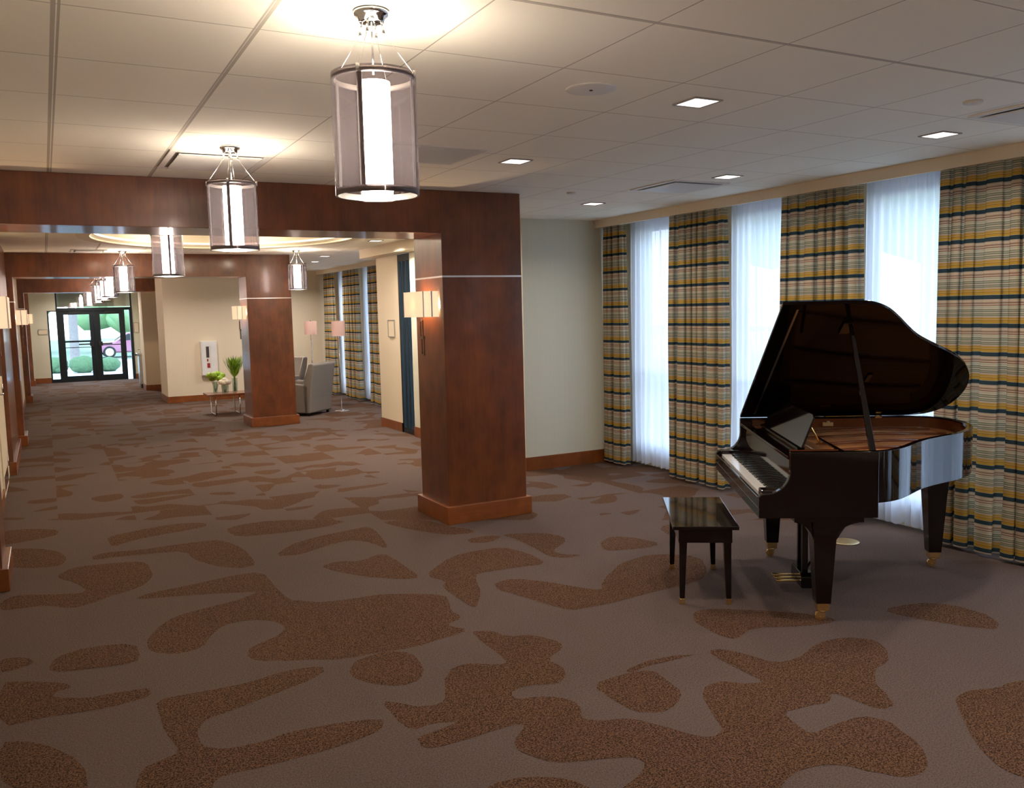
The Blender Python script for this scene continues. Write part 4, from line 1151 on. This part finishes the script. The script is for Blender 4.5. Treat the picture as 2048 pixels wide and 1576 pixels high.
# ================================================================== PIANO BENCH
bench = empty('piano_bench', (3.536, 4.20, 0), R(56.4), 'small black glossy bench with brass leg tips standing before the piano keyboard', 'bench')
MB().box(-.40, -.19, .458, .40, .19, .480).build('seat', 'piano_black', bench, .003)
MB().box(-.37, -.155, .375, .37, .155, .458).build('apron', 'piano_black', bench, .002)
for sx_ in (-1, 1):
    for sy_ in (-1, 1):
        m = MB()
        X0, Y0 = sx_ * .362, sy_ * .150
        rings = [[m.bm.verts.new((X0 - sx_ * h_ * (1 - a), Y0 - sy_ * h_ * (1 - c), z)) for a, c in ((-1, -1), (1, -1), (1, 1), (-1, 1))] for z, h_ in ((.034, .0145), (.375, .0225), (.457, .0225))]
        for a_, b_ in zip(rings, rings[1:]):
            for k in range(4):
                m.bm.faces.new((a_[k], a_[(k + 1) % 4], b_[(k + 1) % 4], b_[k]))
        m.bm.faces.new(rings[0][::-1]); m.bm.faces.new(rings[-1])
        lg = m.build('leg', 'piano_black', bench, .001)
        xa, ya = X0 - sx_ * .0145, Y0 - sy_ * .0145
        MB().box(xa - .0155, ya - .0155, 0, xa + .0155, ya + .0155, .036).build('brass_tip', 'brass', lg, .001)

o = MB().lathe([(0, .006), (.085, .006), (.095, .004), (.10, 0)], 40).build('floor_outlet', 'dull_brass')
o.location = (5.10, 4.41, 0.002)
tag(o, 'round brass floor outlet cover in the carpet under the piano', 'floor outlet')

# ================================================================== LOUNGE
def armchair(loc, rz, lab):
    r = empty('armchair', loc, rz, lab, 'armchair', 'grey lounge armchairs')
    w_ = .36
    m = MB(); m.prism([(-.36, .05), (.36, .05), (.38, .42), (-.30, .42)], -w_ + .09, w_ - .09, 'x'); m.build('base', 'armchair_grey', r, .02, 3)
    MB().box(-w_ + .1, -.20, .40, w_ - .1, .38, .50).build('seat_cushion', 'armchair_grey', r, .04, 4)
    m = MB(); m.prism([(-.24, .05), (-.36, .05), (-.38, .30), (-.47, .90), (-.43, .93), (-.36, .91), (-.22, .48)], -w_, w_, 'x'); bk_ = m.build('backrest', 'armchair_grey', r, .03, 3)
    for s_ in (-1, 1):
        x0, x1 = (w_ - .10, w_) if s_ > 0 else (-w_, -w_ + .10)
        m = MB(); m.prism([(-.34, .05), (.34, .05), (.37, .50), (.36, .56), (.30, .585), (-.34, .545)], x0, x1, 'x'); m.build('arm', 'armchair_grey', r, .025, 3)
        for yy_ in (-.30, .30):
            MB().box(s_ * (w_ - .05) - .02, yy_ - .02, 0, s_ * (w_ - .05) + .02, yy_ + .02, .055).build('leg', 'piano_black', r)
    m = MB()
    for s_ in (-1, 1):
        m.tube([(s_ * (w_ - .012), -.215, .50), (s_ * (w_ - .012), -.352, .905)], .006, 6)
    m.tube([(-w_ + .012, -.352, .912), (w_ - .012, -.352, .912)], .006, 6)
    m.build('piping', 'armchair_piping', bk_)
    return r
armchair((4.02, 15.52, 0), R(42), 'grey upholstered armchair beside the second column, its back towards the floor lamp')
armchair((4.12, 17.75, 0), R(115), 'grey armchair farther back by the lounge wall, half hidden by the nearer armchair')
def floor_lamp(loc, lab):
    r = empty('floor_lamp', loc, 0, lab, 'lamp', 'chrome floor lamps')
    MB().lathe([(0, 0), (.135, 0), (.135, .010), (.10, .020), (.02, .026), (0, .026)], 40).build('base', 'chrome', r)
    MB().tube([(0, 0, .02), (0, 0, 1.62)], .010, 12).build('pole', 'chrome', r)
    MB().lathe([(.122, 1.37), (.122, 1.64)], 48, capends=False).build('lamp_shade', 'lamp_shade', r)
    MB().lathe([(0, 1.655), (.012, 1.65), (.008, 1.635), (0, 1.62)], 12).build('finial', 'chrome', r)
    MB().tube([(-.121, 0, 1.632), (.121, 0, 1.632)], .002, 6).tube([(0, -.121, 1.632), (0, .121, 1.632)], .002, 6).build('shade_spider', 'chrome', r)
    return r
floor_lamp((4.70, 15.46, 0), 'chrome floor lamp with pinkish drum shade behind the nearer armchair, before the lounge curtains')
floor_lamp((4.735, 17.45, 0), 'chrome floor lamp with pinkish drum shade against the plain lounge wall')
# low table with vases
ct = empty('coffee_table', (2.88, 16.5, 0), 0, 'low wood topped table with chrome sled legs holding the flower vases', 'table')
MB().box(-.38, -.30, .362, .38, .30, .385).build('tabletop', 'cherry_base', ct, .002)
MB().box(-.37, -.29, .352, .37, .29, .362).build('top_frame', 'chrome', ct)
for x in (-.25, .17):
    MB().tube([(x, -.25, .352), (x, -.25, .012), (x, .25, .012), (x, .25, .352)], .011, 8).build('leg', 'chrome', ct)
def vase(loc, r, h, name, lab):
    v = empty(name, loc, 0, lab, 'flower vase')
    MB().lathe([(0, 0), (r * .9, 0), (r, .01), (r * 1.1, h), (r * 1.1 - .004, h), (r - .004, .014), (0, .012)], 28).build('vase', 'vase_glass', v)
    return v
v = vase((3.02, 16.48, .385), .045, .26, 'fern_vase', 'tall clear vase holding an upright bright green fern spray')
m = MB(); m2 = MB()
rnd = random.Random(3)
for k in range(16):
    a = rnd.uniform(0, 2 * PI); m2.tube([(.02 * math.cos(a), .02 * math.sin(a), .02), (.012 * math.cos(a), .012 * math.sin(a), .30)], .003, 5)
m2.build('stems', 'leaf_dark', v)['kind'] = 'stuff'
for k in range(620):
    a = rnd.uniform(0, 2 * PI); rr = abs(rnd.gauss(0, .10)); rr = min(rr, .20)
    h0 = rnd.uniform(.27, .52); ln = rnd.uniform(.10, .22)
    base = Vector((rr * .8 * (h0 - .2) / .3 * math.cos(a), rr * .8 * (h0 - .2) / .3 * math.sin(a), h0))
    tip = base + Vector((math.cos(a) * ln * .45 + .02, math.sin(a) * ln * .45, ln * .85))
    sdv = Vector((-math.sin(a), math.cos(a), 0)) * .007
    mid = base.lerp(tip, .5)
    m.quad([base, mid - sdv, tip, mid + sdv], mi=0 if rnd.random() < .65 else 1)
m.build('fern_fronds', ['leaf', 'leaf_dark'], v)['kind'] = 'stuff'
v = vase((2.83, 16.40, .385), .060, .16, 'white_flower_vase', 'short clear vase of round white blossoms in front of the fern')
for k in range(7):
    a = k * 2 * PI / 6; rr = .06 if k < 6 else 0
    p = (rr * math.cos(a), rr * math.sin(a), .20 + (.045 if k == 6 else 0) + .01 * math.sin(k * 3))
    fl = MB().ball(p, .056, 2, (1, 1, .85), .004).build('blossom', 'petal', v)
    MB().tube([(p[0] * .3, p[1] * .3, .015), p], .003, 5).build('stem', 'leaf_dark', fl)
v = vase((2.69, 16.58, .385), .040, .20, 'green_bouquet_vase', 'clear vase with a loose yellow green hydrangea bunch, leftmost on the low table')
for k in range(6):
    a = k * 2 * PI / 6
    p = (.11 * math.cos(a) + .02, .07 * math.sin(a), .31 + .04 * math.sin(k * 2.2))
    fl = MB().ball(p, .066, 2, (1, 1, .8), .010).build('bloom', 'leaf', v)
    MB().tube([(.0, 0, .015), p], .003, 5).build('stem', 'leaf_dark', fl)

# ================================================================== WALL ITEMS
cb = empty('extinguisher_cabinet', (3.045, 19.40, .90), 0, 'white shallow wall cabinet with a narrow dark and red window on the cream wall', 'cabinet')
MB().box(-.165, -.10, -.365, .165, 0, .365).build('body', 'fixture_white', cb, .003)
dr_ = MB(); 
for (x0, z0, x1, z1) in ((-.15, -.35, -.075, .35), (.03, -.35, .15, .35), (-.075, -.35, .03, -.24), (-.075, .26, .03, .35)):
    dr_.box(x0, -.112, z0, x1, -.100, z1)
dr_ = dr_.build('door', 'frame_white', cb, .001)
MB().box(-.075, -.105, -.24, .03, -.103, .26).build('pane', 'paper', dr_)
MB().box(-.060, -.109, .02, .0, -.105, .25).build('dark_panel', 'art_dark', dr_)
MB().box(-.050, -.109, -.20, .008, -.105, -.10).box(-.052, -.109, -.06, -.025, -.105, -.01).build('red_panel', 'art_red', dr_)
def sign(loc, rz, w_, h_, lab):
    r = empty('framed_sign', loc, rz, lab, 'sign', 'small framed wall signs')
    m = MB(); t_ = .012
    m.box(-w_, 0, -h_, w_, .016, -h_ + t_).box(-w_, 0, h_ - t_, w_, .016, h_).box(-w_, 0, -h_ + t_, -w_ + t_, .016, h_ - t_).box(w_ - t_, 0, -h_ + t_, w_, .016, h_ - t_)
    m.build('frame', 'fixture_grey', r)
    MB().box(-w_ + t_, 0, -h_ + t_, w_ - t_, .010, h_ - t_).build('panel', 'wall_cream', r)
sign((-.03, YF, 1.465), PI, .12, .075, 'small blank looking framed sign left of the glass entrance doors')
sign((2.42, YF, 1.52), PI, .07, .15, 'small framed sign right of the glass entrance doors')
sign((4.60, 12.42, 1.53), PI / 2, .14, .13, 'small square sign on the cream side wall next to the glazed door')
df = empty('drinking_fountain', (2.17, 24.35, 0), 0, 'narrow stainless drinking fountain on the right side near the entrance doors', 'fountain')
MB().box(-.06, -.16, 0, .31, .16, .10).build('foot', 'black_plastic', df, .004)
MB().box(-.08, -.17, .10, .32, .17, .82).build('body', 'steel', df, .006)
MB().box(-.12, -.18, .82, .32, .18, .90).build('basin', 'steel', df, .02, 3)
MB().tube([(-.02, 0, .90), (-.02, 0, .98), (-.08, 0, .985)], .012, 8).build('spout', 'chrome', df)
MB().box(-.15, -.04, .83, -.12, .04, .875).build('push_button', 'black_plastic', df)

# ================================================================== OUTSIDE
b = MB()
G = -.30
b.box(-40, 28.5, G - .1, 60, 43.0, G)
b.box(-40, 43.0, G - .1, 60, 50.0, G, 0)
b.box(-40, 50.0, G - .1, 60, 110, G, 1)
b.box(6.2, -40, G - .1, 17.0, 28.5, G, 2)
b.box(17.0, -40, G - .1, 60, 28.5, G, 1)
struct(b.build('ground', ['pavement', 'grass', 'asphalt']))
struct(MB().box(-1.0, 28.34, G, 4.0, 30.3, -.03).build('ground_landing', 'pavement'))
def treeo(x, y, h, r, tr, lab, seed):
    rn = random.Random(seed)
    t_ = empty('tree', (x, y, G), 0, lab, 'tree', 'trees outside')
    MB().tube([(0, 0, 0), (.02, 0, .15), (.04, .02, h * .3), (-.05, 0, h * .6), (.0, .05, h * .8)], [tr * 1.5, tr * 1.1, tr, tr * .85, tr * .4], 12).build('trunk', 'bark', t_)
    m = MB()
    for k in range(16):
        a = rn.uniform(0, 2 * PI); q = rn.uniform(.1, .75) * r
        m.ball((q * math.cos(a), q * math.sin(a), h * .8 + rn.uniform(-.45, .5) * r), r * rn.uniform(.35, .55), 2, (1, 1, .8), .12 * r * .4)
    m.build('foliage', 'foliage', t_)
treeo(1.25, 48.3, 9.5, 3.2, .20, 'tree whose straight trunk shows through the left entrance door leaf', 1)
treeo(4.9, 62, 3.6, 2.9, .22, 'broad leafy tree beyond the pink car, seen through the right door leaf', 2)
treeo(-1.6, 66, 3.4, 2.8, .22, 'leafy tree far beyond the car on the left of the entrance doors', 3)
treeo(13, 72, 9, 4.5, .25, 'large leafy tree outside, to the right beyond the entrance doors', 4)
treeo(19, 14, 7.5, 3.6, .22, 'tree outside the windows behind the sheer left of the piano', 5)
treeo(22, 6.5, 7.0, 3.4, .22, 'tree outside the windows behind the sheer right of the piano lid', 6)
treeo(24, 23, 8.0, 4.0, .22, 'tree outside beyond the lounge windows', 7)
for i, (x, y, s_, lab) in enumerate([(1.28, 38.6, .48, 'round clipped shrub outside the left entrance door leaf'), (2.25, 38.8, .40, 'round clipped shrub outside the right entrance door leaf'), (.31, 39.2, .46, 'round clipped shrub seen through the side light left of the doors')]):
    m = MB()
    rn = random.Random(40 + i)
    m.ball((0, 0, s_ * .68), s_, 3, (1.05, 1, .74), .03)
    for k in range(10):
        a = rn.uniform(0, 2 * PI)
        m.ball((s_ * .6 * math.cos(a), s_ * .6 * math.sin(a), s_ * rn.uniform(.35, .9)), s_ * .42, 2, (1, 1, .8), .03)
    o = m.build('shrub', 'shrub'); o.location = (x, y, G)
    tag(o, lab, 'shrub', 'clipped shrubs at the entrance')
car = empty('parked_car', (4.45, 53.1, G), 0, 'pinkish car parked outside, its wheel seen through the right entrance door', 'car')
side = [(-2.15, .28), (-2.18, .62), (-1.95, .78), (-1.1, .88), (-.45, 1.36), (.75, 1.40), (1.55, .98), (2.1, .90), (2.2, .60), (2.15, .28)]
m = MB(); m.prism(side, -.85, .85, 'y'); m.build('body', 'car_paint', car, .08, 3)
for s_ in (-1, 1):
    m = MB(); m.prism([(-.92, .92), (-.42, 1.29), (.70, 1.32), (1.30, .98)], s_ * .853, s_ * .86, 'y') if s_ > 0 else m.prism([(-.92, .92), (-.42, 1.29), (.70, 1.32), (1.30, .98)], -.86, -.853, 'y')
    m.build('side_window', 'bronze_frame', car)
for x in (-1.38, 1.35):
    for s_ in (-1, 1):
        wl = MB().tube([(x, s_ * .68, .32), (x, s_ * .88, .32)], .32, 28).build('wheel', 'tire', car)
        MB().tube([(x, s_ * .875, .32), (x, s_ * .89, .32)], .21, 24).build('hubcap', 'fixture_white', wl)
